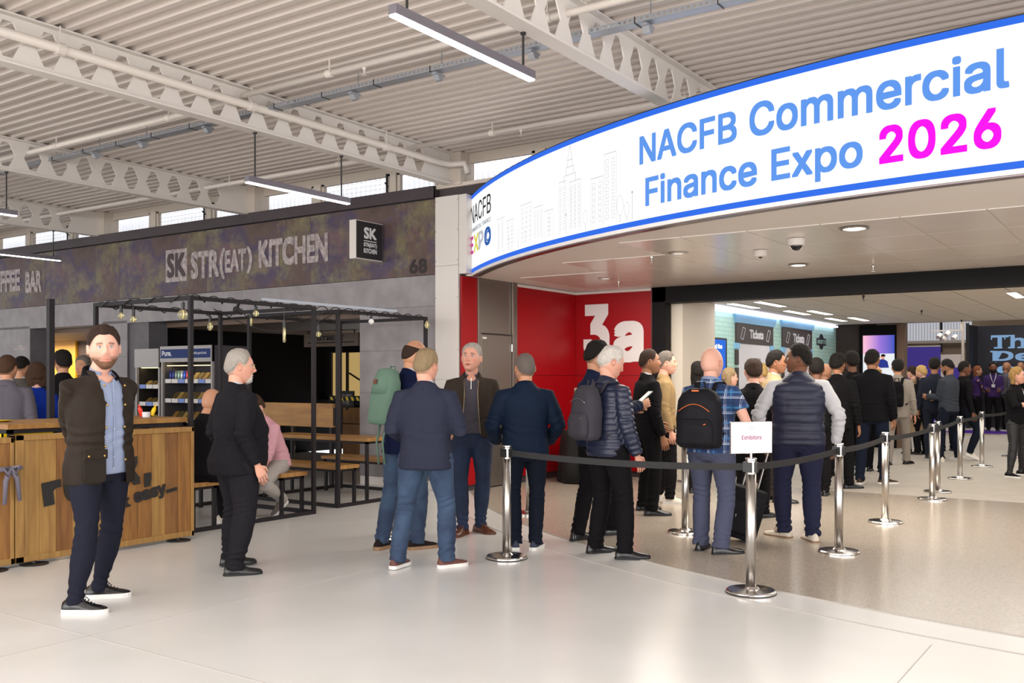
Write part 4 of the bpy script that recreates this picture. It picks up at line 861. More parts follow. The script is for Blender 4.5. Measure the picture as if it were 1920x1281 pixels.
# ================================================================== people
def vnoise(P, seed=0, scale=1.0):
    P = P*scale + 100.0 + seed*17.3; I = np.floor(P).astype(np.int64); f = P-I; f = f*f*(3-2*f); out = 0
    def h(i, j, k):
        n = (i*374761393 + j*668265263 + k*2147483647 + seed*144665) & 0x7fffffff
        n = ((n ^ (n >> 13))*1274126177) & 0x7fffffff; return (n & 0xffff)/65535.0
    for a in (0, 1):
        for b in (0, 1):
            for c in (0, 1):
                w = (f[:,0] if a else 1-f[:,0])*(f[:,1] if b else 1-f[:,1])*(f[:,2] if c else 1-f[:,2])
                out = out + w*h(I[:,0]+a, I[:,1]+b, I[:,2]+c)
    return out*2-1
def sm(x, a, b): t = np.clip((x-a)/(b-a), 0, 1); return t*t*(3-2*t)
def G(x, c, s): return np.exp(-((x-c)/s)**2)

def head_geo(NU, NV, o):
    """head centred on the origin, face towards +y; returns skin verts, base verts, normals, uv arrays and faces"""
    t = np.linspace(0, 2*PI, NU, endpoint=False); ph = t-.42*np.sin(t)*1.0
    v = np.linspace(0.0, 1, NV); lat = -PI/2+PI*v
    PH, LA = np.meshgrid(ph, lat); z = np.sin(LA); R = np.cos(LA); R = R**.82
    fw, fl = o.get('fw', 1), o.get('fl', 1)
    x = .0775*fw*R*np.sin(PH)*(1-.20*sm(-z, .05, 1.0)); cy = np.cos(PH)
    front = sm(cy, -.2, .6)
    y = np.where(cy > 0, .092, .102)*R*cy + .020*sm(-z, .25, .95)*1.0 - .012*sm(z, .3, 1)*front
    y = y - (1-front)*.03*sm(-z, .35, 1)*(-1)
    Z = z*.118*fl
    x = np.sign(x)*np.abs(x)*(1+.05*G(np.abs(cy), 0, .5)*G(z, -.3, .4))
    X0, Y0, Z0 = x.copy(), y.copy(), Z.copy()
    f = sm(cy, .05, .5); ax = np.abs(x); n = o.get('nose', 1)
    d = .017*n*G(ax,0,.012)*G(Z,-.026,.013) + .010*n*G(ax,0,.010)*G(Z,-.004,.022) + .006*G(ax,.013,.007)*G(Z,-.034,.008)
    d += .005*G(ax,.028,.020)*G(Z,.026,.008) - .011*G(ax,.031,.015)*G(Z,.006,.011) - .004*G(ax,.012,.008)*G(Z,.008,.012)
    d += .005*G(ax,.046,.018)*G(Z,-.022,.018) - .003*G(ax,0,.02)*G(Z,-.047,.006)
    d += .0055*G(ax,0,.021)*G(Z,-.060,.0045) + .006*G(ax,0,.018)*G(Z,-.0715,.005) - .004*G(ax,0,.024)*G(Z,-.0655,.002) - .004*G(ax,0,.022)*G(Z,-.083,.006)
    d += .007*G(ax,0,.020)*G(Z,-.103,.013)
    if o.get('mouth'): d -= .008*G(ax,0,.016)*G(Z,-.0665,.0035)
    y = y + d*f
    V = np.stack([x, y, Z], -1).reshape(-1, 3); B = np.stack([X0, Y0, Z0], -1).reshape(-1, 3)
    F = []
    for i in range(NV-1):
        for j in range(NU): F.append((i*NU+j, i*NU+(j+1) % NU, (i+1)*NU+(j+1) % NU, (i+1)*NU+j))
    nr = B/np.array([.0775**2, .097**2, .118**2]); nr /= np.linalg.norm(nr, axis=1)[:, None]+1e-9
    return V, B, nr, z.reshape(-1), cy.reshape(-1), np.minimum(PH, 2*PI-PH).reshape(-1), F
SKINS = dict(fair=srgb('d3a08c'), pink=srgb('d09882'), mid=srgb('b98668'), tan=srgb('95664a'), brown=srgb('6d4632'), dark=srgb('4a2e22'))
M_skin = mat('skin', (.6,.4,.3), .5, attr=True, spec=.35); M_skin.node_tree.nodes['Principled BSDF'].inputs['Subsurface Weight'].default_value = .06
M_skin.node_tree.nodes['Principled BSDF'].inputs['Subsurface Radius'].default_value = (.01,.004,.002)
HAIRC = dict(stub=srgb('6a4c3a'), black=srgb('15110f'), dbrown=srgb('2b1d16'), brown=srgb('3d2a1e'), grey=srgb('8f8880'), white=srgb('b3aca4'), sgrey=srgb('5c544e'), blond=srgb('8f6f40'), lblond=srgb('a98a55'), sand=srgb('7d6a50'), ginger=srgb('70412a'))
def hairmat(c): return mat('hair_'+c, HAIRC[c], .75, bump=.8, bscale=70, stretch=(3, 3, .4), col2=tuple(min(1, q*1.35) for q in HAIRC[c]), vscale=60, spec=.18)
def clothmat(name, hexc, rough=.85, weave=.06, sheen=0, var=0): return mat(name, srgb(hexc), rough, bump=weave, bscale=300, sheen=sheen, spec=.12)
def two_bone(S_, T_, l1, l2, hint):
    S_, T_, hint = Vector(S_), Vector(T_), Vector(hint); d = T_-S_; L = d.length
    if L > (l1+l2)*.995: T_ = S_+d*((l1+l2)*.995/L); d = T_-S_; L = d.length
    a = math.acos(max(-1, min(1, (l1*l1+L*L-l2*l2)/(2*l1*L)))); u = d/L; p = (hint-u*hint.dot(u)).normalized()
    return S_+u*math.cos(a)*l1+p*math.sin(a)*l1, T_
def oval(c, a, b, n=28, p=2.4, M=None):
    out = []
    for j in range(n):
        t = 2*PI*j/n; ct, st = math.cos(t), math.sin(t)
        v = Vector((c[0]+a*math.copysign(abs(ct)**(2/p), ct), c[1]+b*math.copysign(abs(st)**(2/p), st), c[2])); out.append(M(v) if M else v)
    return out
def remeshed(mb, vox, smooth=6):
    me = mb.mesh('tmp'); ob = bpy.data.objects.new('tmp', me); COL.objects.link(ob)
    m = ob.modifiers.new('r', 'REMESH'); m.mode = 'VOXEL'; m.voxel_size = vox
    s = ob.modifiers.new('s', 'SMOOTH'); s.iterations = smooth; s.factor = .5
    dg = bpy.context.evaluated_depsgraph_get(); out = bpy.data.meshes.new_from_object(ob.evaluated_get(dg))
    bpy.data.objects.remove(ob); bpy.data.meshes.remove(me); return out
def get_co(me): a = np.empty(len(me.vertices)*3); me.vertices.foreach_get('co', a); return a.reshape(-1, 3)
def get_no(me): a = np.empty(len(me.vertices)*3); me.vertices.foreach_get('normal', a); return a.reshape(-1, 3)
def segparam(P, segs):                    # nearest bone, parameter along it in metres, distance
    best = None
    for k, (A, B) in enumerate(segs):
        A, B = np.array(A), np.array(B); d = B-A; L = np.linalg.norm(d); u = d/L; s = np.clip((P-A)@u, 0, L); q = np.linalg.norm(P-(A+s[:,None]*u), axis=1)
        if best is None: best = (np.full(len(P), k), s, q, np.full(len(P), L))
        else:
            c = q < best[2]; best = (np.where(c, k, best[0]), np.where(c, s, best[1]), np.where(c, q, best[2]), np.where(c, L, best[3]))
    return best
def finish_cloth(me, name, m, parent, disp=None, cut=None, solid=0.0, smooth=True):
    if disp is not None:
        P, Nn = get_co(me), get_no(me); P = P+Nn*disp(P, Nn)[:, None]; me.vertices.foreach_set('co', P.ravel()); me.update()
    if cut is not None:
        kill = cut(get_co(me), get_no(me)); bm = bmesh.new(); bm.from_mesh(me); bm.verts.ensure_lookup_table()
        bmesh.ops.delete(bm, geom=[bm.verts[i] for i in np.nonzero(kill)[0]], context='VERTS')
        for _ in range(14): bmesh.ops.smooth_vert(bm, verts=[v for v in bm.verts if v.is_boundary], factor=.5, use_axis_x=True, use_axis_y=True, use_axis_z=True)
        bm.to_mesh(me); bm.free()
    me.materials.clear(); me.materials.append(m); me.polygons.foreach_set('use_smooth', [True]*len(me.polygons)); me.name = name
    o = link(name, me, parent)
    if solid: s = o.modifiers.new('thick', 'SOLIDIFY'); s.thickness = solid; s.offset = -1
    return o
def hand_geo(mb, Wp, d, n, side, curl=.5, spread=.0, s=1.0):
    """wrist, direction to the fingers, palm normal; side=+1 when the thumb lies along d x n"""
    d = Vector(d).normalized(); n = Vector(n); n = (n-d*n.dot(d)).normalized(); t = d.cross(n)*side; Wp = Vector(Wp)
    def ring(c, a, b): return [c+t*a*math.cos(2*PI*j/12)+n*b*math.sin(2*PI*j/12) for j in range(12)]
    mb.rings([ring(Wp-d*.05*s, .024*s, .022*s), ring(Wp, .026*s, .019*s), ring(Wp+d*.03*s, .035*s, .017*s), ring(Wp+d*.06*s, .041*s, .015*s), ring(Wp+d*.088*s, .040*s, .012*s), ring(Wp+d*.095*s, .034*s, .008*s)])
    for off, L, r in ((.030, .072, .0088), (.010, .080, .009), (-.011, .074, .0088), (-.030, .058, .0078)):
        p = Wp+d*.082*s+t*off*s; a = curl*.5; pts = [p-d*.02*s, p]; rr = [r*s, r*s*1.02]; dirv = (d+t*off*spread*8).normalized()
        for q, (fr, c) in enumerate(((.45, 1), (.3, 1.2), (.25, .8))):
            dirv = (dirv*math.cos(a)+n*math.sin(a)).normalized() if False else Matrix.Rotation(0, 3, 'X') @ dirv
            dirv = (d*math.cos(a)+n*math.sin(a)+t*off*spread*8).normalized(); p = p+dirv*L*fr*s; pts.append(p); rr.append(r*s*(1-.09*(q+1))); a += curl*c
        mb.tube(pts, rr, 8)
    p = Wp+d*.022*s+t*.022*s; q1 = p+(d*.5+t*.75+n*.25).normalized()*.036*s; q2 = q1+(d*.85+t*.25+n*.3*(1+curl)).normalized()*.032*s; q3 = q2+(d*.9-t*.1+n*.4*(1+curl)).normalized()*.026*s
    mb.tube([p-t*.008*s, p, q1, q2, q3], [.012*s, .0135*s, .0115*s, .0105*s, .008*s], 8)

LEG = dict(th=.43, sh=.42)
def person(fp, H, face, label, hi=True, **o):
    """fp: ground point (x, y), or two ankles ((column, row, toe heading[, heel lift]) right, left); the toes' headings are given like face"""
    k = H/1.77
    if isinstance(fp[0], (tuple, list)):
        G2 = [atZ(f[0], f[1]) for f in fp]; pos = ((G2[0][0]+G2[1][0])/2, (G2[0][1]+G2[1][1])/2); rz = math.atan2(pos[1], pos[0])-math.radians(face)-PI/2
        fe = []
        for f, g in zip(fp, G2):
            dx, dy = g[0]-pos[0], g[1]-pos[1]; c_, s_ = math.cos(-rz), math.sin(-rz); fe.append(((dx*c_-dy*s_)/k, (dx*s_+dy*c_)/k, f[2]-face)+tuple(f[3:]))
        o['feet'] = fe; fp = pos
    pos = fp
    """pos: ground point (x, y); face: heading in degrees against the line of sight (0 away from the camera, 90 to the right, 180 towards it)"""
    x, y = pos[:2]; ray = math.atan2(y, x)
    root = empty('person', (x, y, o.get('z', 0)), ray-math.radians(face)-PI/2, label=label, cat='person'); root.scale = (k, k, k)
    w = o.get('w', 1.0); belly = o.get('belly', 0); lean = math.radians(o.get('lean', 0)); roll = math.radians(o.get('roll', 0)); seat = o.get('seat'); fem = o.get('fem', 0)
    rnd = hash(label) if False else sum(ord(c)*(i+1) for i, c in enumerate(label)) % 997
    feet = o.get('feet', ((.10, 0, 8), (-.10, .0, -8)))      # (x, y, toe-out degrees[, heel lift]) right, left
    hy = o.get('hipy', 0)
    if seat: hipz = seat+.10
    else:
        hipz = .925
        for sgn, f in zip((1, -1), feet):
            dx, dy = f[0]-sgn*.088*w, f[1]-hy; hipz = min(hipz, .085+(f[3] if len(f) > 3 else 0)+math.sqrt(max(.1, .848**2-dx*dx-dy*dy)))
    dz = hipz-.925; piv = Vector((0, 0, .93)); off = Vector((o.get('hipx', 0), hy, dz)); tw = math.radians(o.get('twist', 0))
    def tp(v, full=False):
        v = Vector(v); f = 1 if full else max(0, min(1, (v.z-.90)/.28)); q = Matrix.Rotation(-lean*f, 3, 'X') @ (Matrix.Rotation(tw*f, 3, 'Z') @ (Matrix.Rotation(roll*f, 3, 'Y') @ (v-piv)))
        return q+piv+off
    T = lambda v: tp(v, True)
    # ---- joints
    shx = (.178 if not fem else .158)*w; arms = {}
    for s, key in ((1, 'R'), (-1, 'L')):
        tgt = o.get(key, (s*.26*w, .03, .84)); hint = o.get('hint'+key, (s*.22, -1, -.2)); Sx = T((s*shx, -.004, 1.380)); Wt = T(tgt)
        hv = Matrix.Rotation(-lean, 3, 'X') @ (Matrix.Rotation(tw, 3, 'Z') @ Vector(hint)); E_, Wr = two_bone(Sx, Wt, .29, .265, hv); arms[s] = (Sx, E_, Wr)
    legs = {}
    for s, f in zip((1, -1), feet):
        hj = Vector((s*.088*w, 0, .925))+off; an = Vector((f[0], f[1], .085+(f[3] if len(f) > 3 else 0)))
        kh = Vector((s*.18+math.sin(math.radians(f[2]))*.5, 1, .2 if not seat else 1)); kn, an = two_bone(hj, an, LEG['th'], LEG['sh'], kh); legs[s] = (hj, kn, an, f)
    vox = .0095 if hi else .015
    # ---- head
    hc = T((0, .030+o.get('hfwd', 0), 1.627)); hr = o.get('head', (0, 0, 0))
    HM = Matrix.Rotation(tw, 3, 'Z') @ Matrix.Rotation(-math.radians(hr[0]), 3, 'Z') @ Matrix.Rotation(-math.radians(hr[1])-lean*.35, 3, 'X') @ Matrix.Rotation(math.radians(hr[2]), 3, 'Y')
    NU, NV = (88, 72) if hi else (56, 44)
    fo = o.get('faceo', {}); Vh, Bh, Nh, zz, cy, PH, Fh = head_geo(NU, NV, fo); hs = o.get('hs', 1.11)
    toP = lambda A: (A*hs)@np.array(HM).T+np.array(hc)
    skin = np.array(SKINS[o.get('skin', 'fair')]); hcname = o.get('hairc', 'dbrown'); hcol = np.array(HAIRC[hcname])
    ax = np.abs(Vh[:,0]); Z = Vh[:,2]; fr = sm(cy, .1, .5); C = np.tile(skin, (len(Vh), 1))
    def mixc(c, m): nonlocal C; m = np.clip(m, 0, 1)[:, None]; C = C*(1-m)+np.array(c)*m
    mixc(skin*np.array([1.08,.80,.76]), .55*fr*(G(ax,.045,.02)*G(Z,-.025,.02)+G(ax,0,.015)*G(Z,-.03,.012)))
    mixc(skin*.72, .5*fr*G(ax,.031,.014)*G(Z,.006,.009))
    if o.get('stubble'): mixc(skin*.35+hcol*.5 if not o.get('beardc') else np.array(HAIRC[o['beardc']]), o['stubble']*sm(-Z, .035, .06)*sm(cy, -.15, .2)*(1-.8*G(ax,0,.024)*G(Z,-.066,.009)))
    if o.get('shaved'): mixc(skin*.5+hcol*.3, o['shaved']*sm(zz, .0, .2)*(1-sm(cy, .2, .6))*(1-sm(zz, .75, .95)))
    style = o.get('hair', 'short')
    zl = np.interp(np.abs(PH), [0, .45, .75, 1.1, 1.35, 1.5, 1.75, 2.1, 2.5, PI], [.60, .62, .52, .20, .02, .12, .10, -.30, -.48, -.52])
    if style in ('recede', 'horseshoe'): zl = np.interp(np.abs(PH), [0, .45, .75, 1.1, 1.35, 1.5, 1.75, 2.1, 2.5, PI], [.80, .90, .75, .30, .05, .12, .10, -.25, -.42, -.46])
    if style not in ('bald', 'horseshoe'): mixc(skin*.25+hcol*.75, .85*sm(zz-zl, -.14, .04)*sm(PH, .7, 1.2))
    lipm = fr*((G(ax,0,.021)*G(Z,-.060,.005))+(G(ax,0,.019)*G(Z,-.0715,.0055))); mixc(skin*np.array([.88,.55,.52]), np.clip(lipm*1.5, 0, .8))
    mixc(skin*.25, fr*G(ax,0,.022)*G(Z,-.0657,.002)*(.9)); mixc((.03,.01,.01), fr*(1 if o.get('faceo', {}).get('mouth') else 0)*G(ax,0,.015)*G(Z,-.0665,.0035)*1.3)
    brow = fr*np.where((ax > .014) & (ax < .047), 1, 0)*G(Z, .0265-.25*np.maximum(0, ax-.034), .0038); mixc(np.array(HAIRC[o.get('browc', hcname)])*.8+skin*.12, brow*1.2)
    body = MB(); body.add(toP(Vh), Fh); cols = [C]
    def fill():                            # plain skin colour for what was just added
        n = len(body.v)-sum(len(c) for c in cols); cols.append(np.tile(skin, (n, 1)))
    for s in (1, -1):                      # ears
        eN, eM = 12, 8; R = []
        for i in range(eM):
            a = i/(eM-1); R.append([Vector(toP(np.array([[s*(.0735*fo.get('fw',1)+.013*math.sin(a*PI*.9)+.004*a), -.002-.018*math.sin(a*PI)*.5+(.017*(1-.25*a))*math.cos(t)+(-.007)*a, -.006+(.031-.006*a)*math.sin(t)*(1 if math.sin(t) > 0 else .85)]]))[0]) for t in [2*PI*j/eN for j in range(eN)]])
        body.rings(R)
    fill()
    body.tube([T((0,-.012,1.44)), T((0,-.008,1.50)), hc+HM@Vector((0,-.028,-.07)), hc+HM@Vector((0,-.02,-.02))], [(.062*(1 if not fem else .82), .062), (.056*w**.5*(1 if not fem else .82), .058), (.055*w**.5*(1 if not fem else .85), .058), .05], 20)
    # slim torso and limbs below the clothes, one surface with the neck by overlap
    tr = MB(); tr.rings([oval((0,0,z), a, b, 16, 2.2, tp) for z, a, b in ((.84,.13*w,.085),(1.0,.125*w,.085+belly*.7),(1.2,.135*w,.09),(1.36,.135*w,.085),(1.43,.10*w,.06),(1.47,.055,.05))])
    body.v += tr.v and []; o0 = len(body.v); body.add(tr.v, tr.f)
    for s in (1, -1):
        Sx, E_, Wr = arms[s]; bare = o.get('sleeve', 'long') in ('short', 'none', 'roll')
        aw = 1.0 if bare else .72
        body.tube([Sx.lerp(E_, .0), Sx.lerp(E_, .4), E_, E_.lerp(Wr, .25), Wr], [.047*aw*w**.5, .047*aw*w**.5, .040*aw, .040*aw, .027], 14)
        if o.get('legs_mat') is not False: pass
        hj, kn, an, f = legs[s]; body.tube([hj, hj.lerp(kn, .5), kn, kn.lerp(an, .3), an], [.065, .06, .045, .045, .033], 10)
    fill()
    # hands
    for s, key in ((1, 'R'), (-1, 'L')):
        Sx, E_, Wr = arms[s]; fd = (Wr-E_).normalized(); ho = o.get('hand'+key, {})
        d = (fd+Vector(ho.get('bend', (0,0,0)))).normalized(); n = Vector(ho.get('palm', (-s, .15, 0))); curl = ho.get('curl', .45)
        if ho.get('hide'): continue
        # thumb side: for a hanging right hand (d down, palm to -x) the thumb points to +y
        dn = d.cross((n-d*n.dot(d)).normalized()); side = ho.get('side', 1 if dn.y > 0 else -1)
        hand_geo(body, Wr+d*.012, d, n, side, curl, ho.get('spread', .3), 1.0 if not fem else .9)
    fill()
    me = body.mesh('body', [M_skin], True); at = me.color_attributes.new('col', 'FLOAT_COLOR', 'POINT'); CC = np.concatenate(cols); CC = np.hstack([CC, np.ones((len(CC), 1))]); at.data.foreach_set('color', CC.ravel().astype(np.float32))
    link('body', me, root)
    # eyes
    if hi and not o.get('noeyes'):
        for s in (1, -1):
            c = np.array([[s*.0305, .0722, .0055]]); eN = 20; mb = MB(); cc = []
            R = []
            for i in range(12):
                a = PI*i/11*.55; R.append([Vector(toP(c+np.array([[.0108*math.sin(a)*math.cos(t), .0108*math.cos(a), .0098*math.sin(a)*math.sin(t)]]))[0]) for t in [2*PI*j/eN for j in range(eN)]])
                cc += [(.01,.01,.01) if a < .22 else (o.get('eyec', (.12,.09,.07)) if a < .50 else (.62,.58,.55))]*eN
            mb.rings(R); m2 = mb.mesh('eye', [M_eye], True); a2 = m2.color_attributes.new('col', 'FLOAT_COLOR', 'POINT'); a2.data.foreach_set('color', np.hstack([np.array(cc), np.ones((len(cc), 1))]).ravel().astype(np.float32)); link('eye', m2, root)
            pts = [Vector(toP(np.array([[s*(.0305+.0125*math.cos(t)), .0835-.0035*abs(math.cos(t)), .0065+.0072*math.sin(t)]]))[0]) for t in [PI*j/8 for j in range(9)]]
            MB().tube(pts, .0011, 6).build('eyelid', M_lid, root, smooth='all')
    # ---- hair
    style = o.get('hair', 'short')
    th = o.get('thick', .012)
    msk = sm(zz-zl-.04*sm(PH, .8, 1.3), 0, .12)
    if style == 'horseshoe': msk *= 1-sm(zz+.25*(cy+1)*.5, .52, .66)
    if style == 'thincrown': msk *= 1-.0*zz
    if style != 'bald':
        tk = th*sm(zz-zl, 0, .4)*(1+.5*sm(zz, .3, .8)*o.get('top', 1)) + .0018
        nz = vnoise(Bh*np.array([1,1,.25]), rnd, 90)*.0032*min(1, th/.010)+vnoise(Bh, rnd+3, 35)*.0028*min(1, th/.012)
        Hv = Bh+Nh*((tk+nz)*msk-.005*(1-msk))[:, None]; Hv[:,1] += .004*sm(zz,.4,.8)*sm(cy,.2,.8)*o.get('quiff', 1)*th/.012
        keep = msk > .01; Fk = [f for f in Fh if keep[f[0]] or keep[f[1]] or keep[f[2]] or keep[f[3]]]
        hb = MB(); hb.add(toP(Hv), Fk); mh = hb.mesh('hair', [hairmat(hcname)], True, fixn=False); bm = bmesh.new(); bm.from_mesh(mh); bmesh.ops.delete(bm, geom=[v for v in bm.verts if not v.link_faces], context='VERTS'); bmesh.ops.recalc_face_normals(bm, faces=bm.faces); bm.to_mesh(mh); bm.free(); link('hair', mh, root)
    P3 = lambda a, b, c: Vector(toP(np.array([[a, b, c]]))[0])
    if style in ('long', 'bob'):
        Lh = o.get('hlen', .32 if style == 'long' else .10); R = []; nseg = 10
        for i in range(nseg+1):
            t = i/nseg; zc = .06-t*(.12+Lh); a = .088+.012*math.sin(PI*min(1,t*1.4))-(.03*t if style == 'long' else -.006); b = .075-.035*t
            yc = -.028-.012*t
            R.append([P3(a*math.cos(q)*(1+.03*math.sin(7*q+i)), yc+b*math.sin(q)*(1 if math.sin(q) < 0 else .42), zc) for q in [2*PI*j/28 for j in range(28)]])
        mb = MB(); mb.rings(R); m_ = remeshed(mb, .006 if hi else .009, 4); finish_cloth(m_, 'hair_length', hairmat(hcname), root, disp=lambda P, N: vnoise(P*np.array([1,1,.12]), rnd, 80)*.005)
    if style == 'pony':
        MB().tube([P3(0,-.09,.03), P3(0,-.125,.0), P3(.0,-.13,-.10), P3(.0,-.115,-.24), P3(0,-.10,-.38), P3(0,-.10,-.46)], [.02,.026,.032,.03,.022,.006], 12).build('ponytail', hairmat(hcname), root, smooth='all')
    if style == 'bun':
        mb = MB(); mb.sphere(P3(0,-.075,.085), .034).sphere(P3(.03,-.06,.09), .02).sphere(P3(-.02,-.09,.06), .024); finish_cloth(remeshed(mb, .005, 4), 'hair_bun', hairmat(hcname), root, disp=lambda P, N: vnoise(P, rnd, 60)*.004)
        MB().tube([P3(.07,.03,.03), P3(.078,.03,-.03), P3(.07,.025,-.09)], [.010,.008,.004], 8).tube([P3(-.07,.03,.03), P3(-.078,.03,-.03), P3(-.07,.025,-.09)], [.010,.008,.004], 8).build('hair_strand', hairmat(hcname), root, smooth='all')
    if o.get('beard'):
        bt = o['beard']; bm_ = sm(-Z-(.044+.008*sm(ax,.024,.034)-.012*sm(ax,.05,.07)), 0, .014)*sm(cy, -.05, .2)*(1-G(ax,0,.024)*G(Z,-.066,.0095)*1.3)*np.clip(1-1.0*(1-sm(ax,.03,.045))*(1-sm(-Z,.045,.052)), 0, 1)
        if o.get('goatee'): bm_ *= 1-sm(ax, .028, .038)
        bm_ = np.clip(bm_, 0, 1); Bv = Vh+Nh*(bt*bm_-.004*(1-bm_)+vnoise(Vh, 5, 160)*.0008)[:, None]; keep = bm_ > .05; Fk = [f for f in Fh if any(keep[q] for q in f)]
        hb = MB(); hb.add(toP(Bv), Fk); mh = hb.mesh('beard', [hairmat(o.get('beardc', hcname))], True); bm = bmesh.new(); bm.from_mesh(mh); bmesh.ops.delete(bm, geom=[v for v in bm.verts if not v.link_faces], context='VERTS'); bm.to_mesh(mh); bm.free(); link('beard', mh, root)
    if o.get('glasses'):
        mg = mat('glasses_'+o['glasses'], srgb(o['glasses']), .3); mb = MB()
        for s in (1, -1):
            lp = [P3(s*(.032+.023*math.copysign(abs(math.cos(t))**.7, math.cos(t))), .098-.006*abs(math.cos(t)), .004+.015*math.copysign(abs(math.sin(t))**.7, math.sin(t))) for t in [2*PI*j/20 for j in range(21)]]
            mb.tube(lp, .0018, 6, cap=False); mb.tube([P3(s*.055,.092,.010), P3(s*.076,.05,.012), P3(s*.081,-.005,.010), P3(s*.080,-.02,-.004)], .0022, 6)
        mb.tube([P3(-.010,.099,.007), P3(.010,.099,.007)], .0018, 6); mb.build('glasses', mg, root, smooth='all')
    if o.get('cap'):
        mb = MB(); mb.rings([[P3(.084*math.sqrt(max(0,1-(h_/.10)**2))*math.cos(q), -.004+.103*math.sqrt(max(0,1-(h_/.10)**2))*math.sin(q), .045+h_*.85) for q in [2*PI*j/28 for j in range(28)]] for h_ in (-.015,0,.03,.06,.085,.098)]); mb.build('cap', mat('cap_black', srgb('121013'), .8), root, smooth='all')
    # ---- top garment
    def torso(r, hem, hemw, hemd, inflate=0.0, longer=0):
        ch = .188 if not fem else .165
        prof = [(hem, .182*hemw, .130*hemd, .0), (min(.92, hem+.1) if hem < .9 else hem+.01, .180*hemw**.7, .130*hemd+belly*.3, .004), (1.04, (.170 if not fem else .148), .120+belly*.75, .004+belly*.35), (1.14, (.176 if not fem else .152), .122+belly*.85, .004+belly*.35), (1.26, ch, .126+belly*.35+(.02 if fem else 0), .002+belly*.1), (1.335, ch*1.0, .118+(.008 if fem else 0), -.002), (1.385, .163, .104, -.006), (1.425, .122, .086, -.008), (1.462, .086, .070, -.008), (1.492, .066, .060, -.008)]
        prof = [p for i, p in enumerate(prof) if i == 0 or p[0] > hem+.005]
        r.rings([oval((0, yc, z), a*w+inflate, b+inflate, 30, 2.5 if z < 1.4 else 2.1, tp) for z, a, b, yc in prof])
    def sleeves(r, kind, infl=0.0, cuff=1.0, short=.55):
        for s in (1, -1):
            Sx, E_, Wr = arms[s]; In = T((s*.10*w, -.006, 1.385)); sw = w**.5*(1 if not fem else .86)
            if kind == 'long': r.tube([In, Sx, Sx.lerp(E_, .5), E_, E_.lerp(Wr, .5), Wr.lerp(E_, .02)], [.056*sw+infl, .059*sw+infl, .060*sw+infl, .053*sw+infl, .048*sw+infl, .041*cuff+infl], 18)
            elif kind == 'roll': r.tube([In, Sx, Sx.lerp(E_, .5), E_, E_.lerp(Wr, .35)], [.056*sw+infl, .058*sw+infl, .057*sw+infl, .052*sw+infl, .050*sw+infl], 18)
            elif kind == 'short': r.tube([In, Sx, Sx.lerp(E_, short), Sx.lerp(E_, short+.06)], [.056*sw+infl, .058*sw+infl, .063*sw+infl, .066*sw+infl], 18)
            else: r.tube([In, Sx.lerp(In, .45)], [.05*sw, .05*sw], 18)
    armsegs = [(tuple(a[0]), tuple(a[1])) for a in arms.values()]+[(tuple(a[1]), tuple(a[2])) for a in arms.values()]
    def fold(amp=1.0, quilt=0, qs=.055, seam=False, armq=True):
        def f(P, N):
            kk, s, q, L = segparam(P, armsegs); ina = sm(-q, -.095, -.075)*np.where(kk >= 2, 1, sm(s, .04, .12)); z = P[:,2]-off.z
            d = .0045*vnoise(P*np.array([1,1,.55]), rnd, 11)+.0022*vnoise(P*np.array([1.0,1,.8]), rnd+1, 27)
            el = np.where(kk < 2, G(s, L, .09), G(s, 0, .10)); cuffb = np.where(kk >= 2, G(s, L-.04, .07), 0)
            wr = np.sin(s*2*PI/.055+5*vnoise(P, rnd+2, 9))*(.6+.6*vnoise(P, rnd+4, 13))
            d = d+ina*(.0075*el+.004*cuffb)*wr
            d = d+(1-ina)*(.0035*G(z, 1.05, .08)*np.sin(z*2*PI/.07+P[:,0]*14+3*vnoise(P, rnd+5, 7)))*(1 if not quilt else .2)
            d = d*amp
            if seam: d = d-(1-ina)*.004*G(P[:,0]-off.x, 0, .006)*(N[:,1] < -.3)
            if quilt:
                c = np.where(ina > .5, s+np.where(kk >= 2, .29, 0), z if armq is not None else z); ph = np.abs(np.sin(PI*c/qs)); d = d+quilt*(ph**.55-.75)*(1 if armq else (1-ina))
            return d
        return f
    def inv(P):                            # undo the posture so that cuts can be made in rest coordinates
        q = P-np.array(piv+off); Mi = np.array((Matrix.Rotation(-lean, 3, 'X') @ Matrix.Rotation(tw, 3, 'Z') @ Matrix.Rotation(roll, 3, 'Y')).inverted()); return q@Mi.T+np.array(piv)
    tops = o.get('tops', [])
    for g in tops:
        r = MB(); infl = g.get('infl', 0); torso(r, g.get('hem', .84), g.get('hw', 1), g.get('hd', 1), infl); sl_ = g.get('sleeve', 'long'); sleeves(r, sl_, infl, g.get('cuff', 1), g.get('short', .55))
        m_ = remeshed(r, vox, 7 if hi else 4); cut = None; op = g.get('open')
        def cut(P, N, g=g, op=op):
            Q = inv(P); k_ = np.zeros(len(P), bool)
            if op:
                kk, s, q, L = segparam(P, armsegs); notarm = (q > .066*w**.5) | (np.abs(Q[:,0]) < .11)
                x0, gap = op[0], np.interp(Q[:,2], op[1], op[2]); k_ |= (Q[:,1] > .0) & (np.abs(Q[:,0]-x0) < gap) & notarm
            if g.get('vneck'): k_ |= (Q[:,1] > .02) & (np.abs(Q[:,0]) < np.interp(Q[:,2], [g['vneck'], 1.47], [0, .075])) & (Q[:,2] > g['vneck'])
            if g.get('vent'): k_ |= (Q[:,1] < 0) & (np.abs(Q[:,0]) < .004) & (Q[:,2] < g['hem']+.16)
            return k_
        finish_cloth(m_, g.get('name', 'jacket'), g['mat'], root, fold(g.get('fold', 1), g.get('quilt', 0), g.get('qs', .055), g.get('seam', False)), cut, .006)
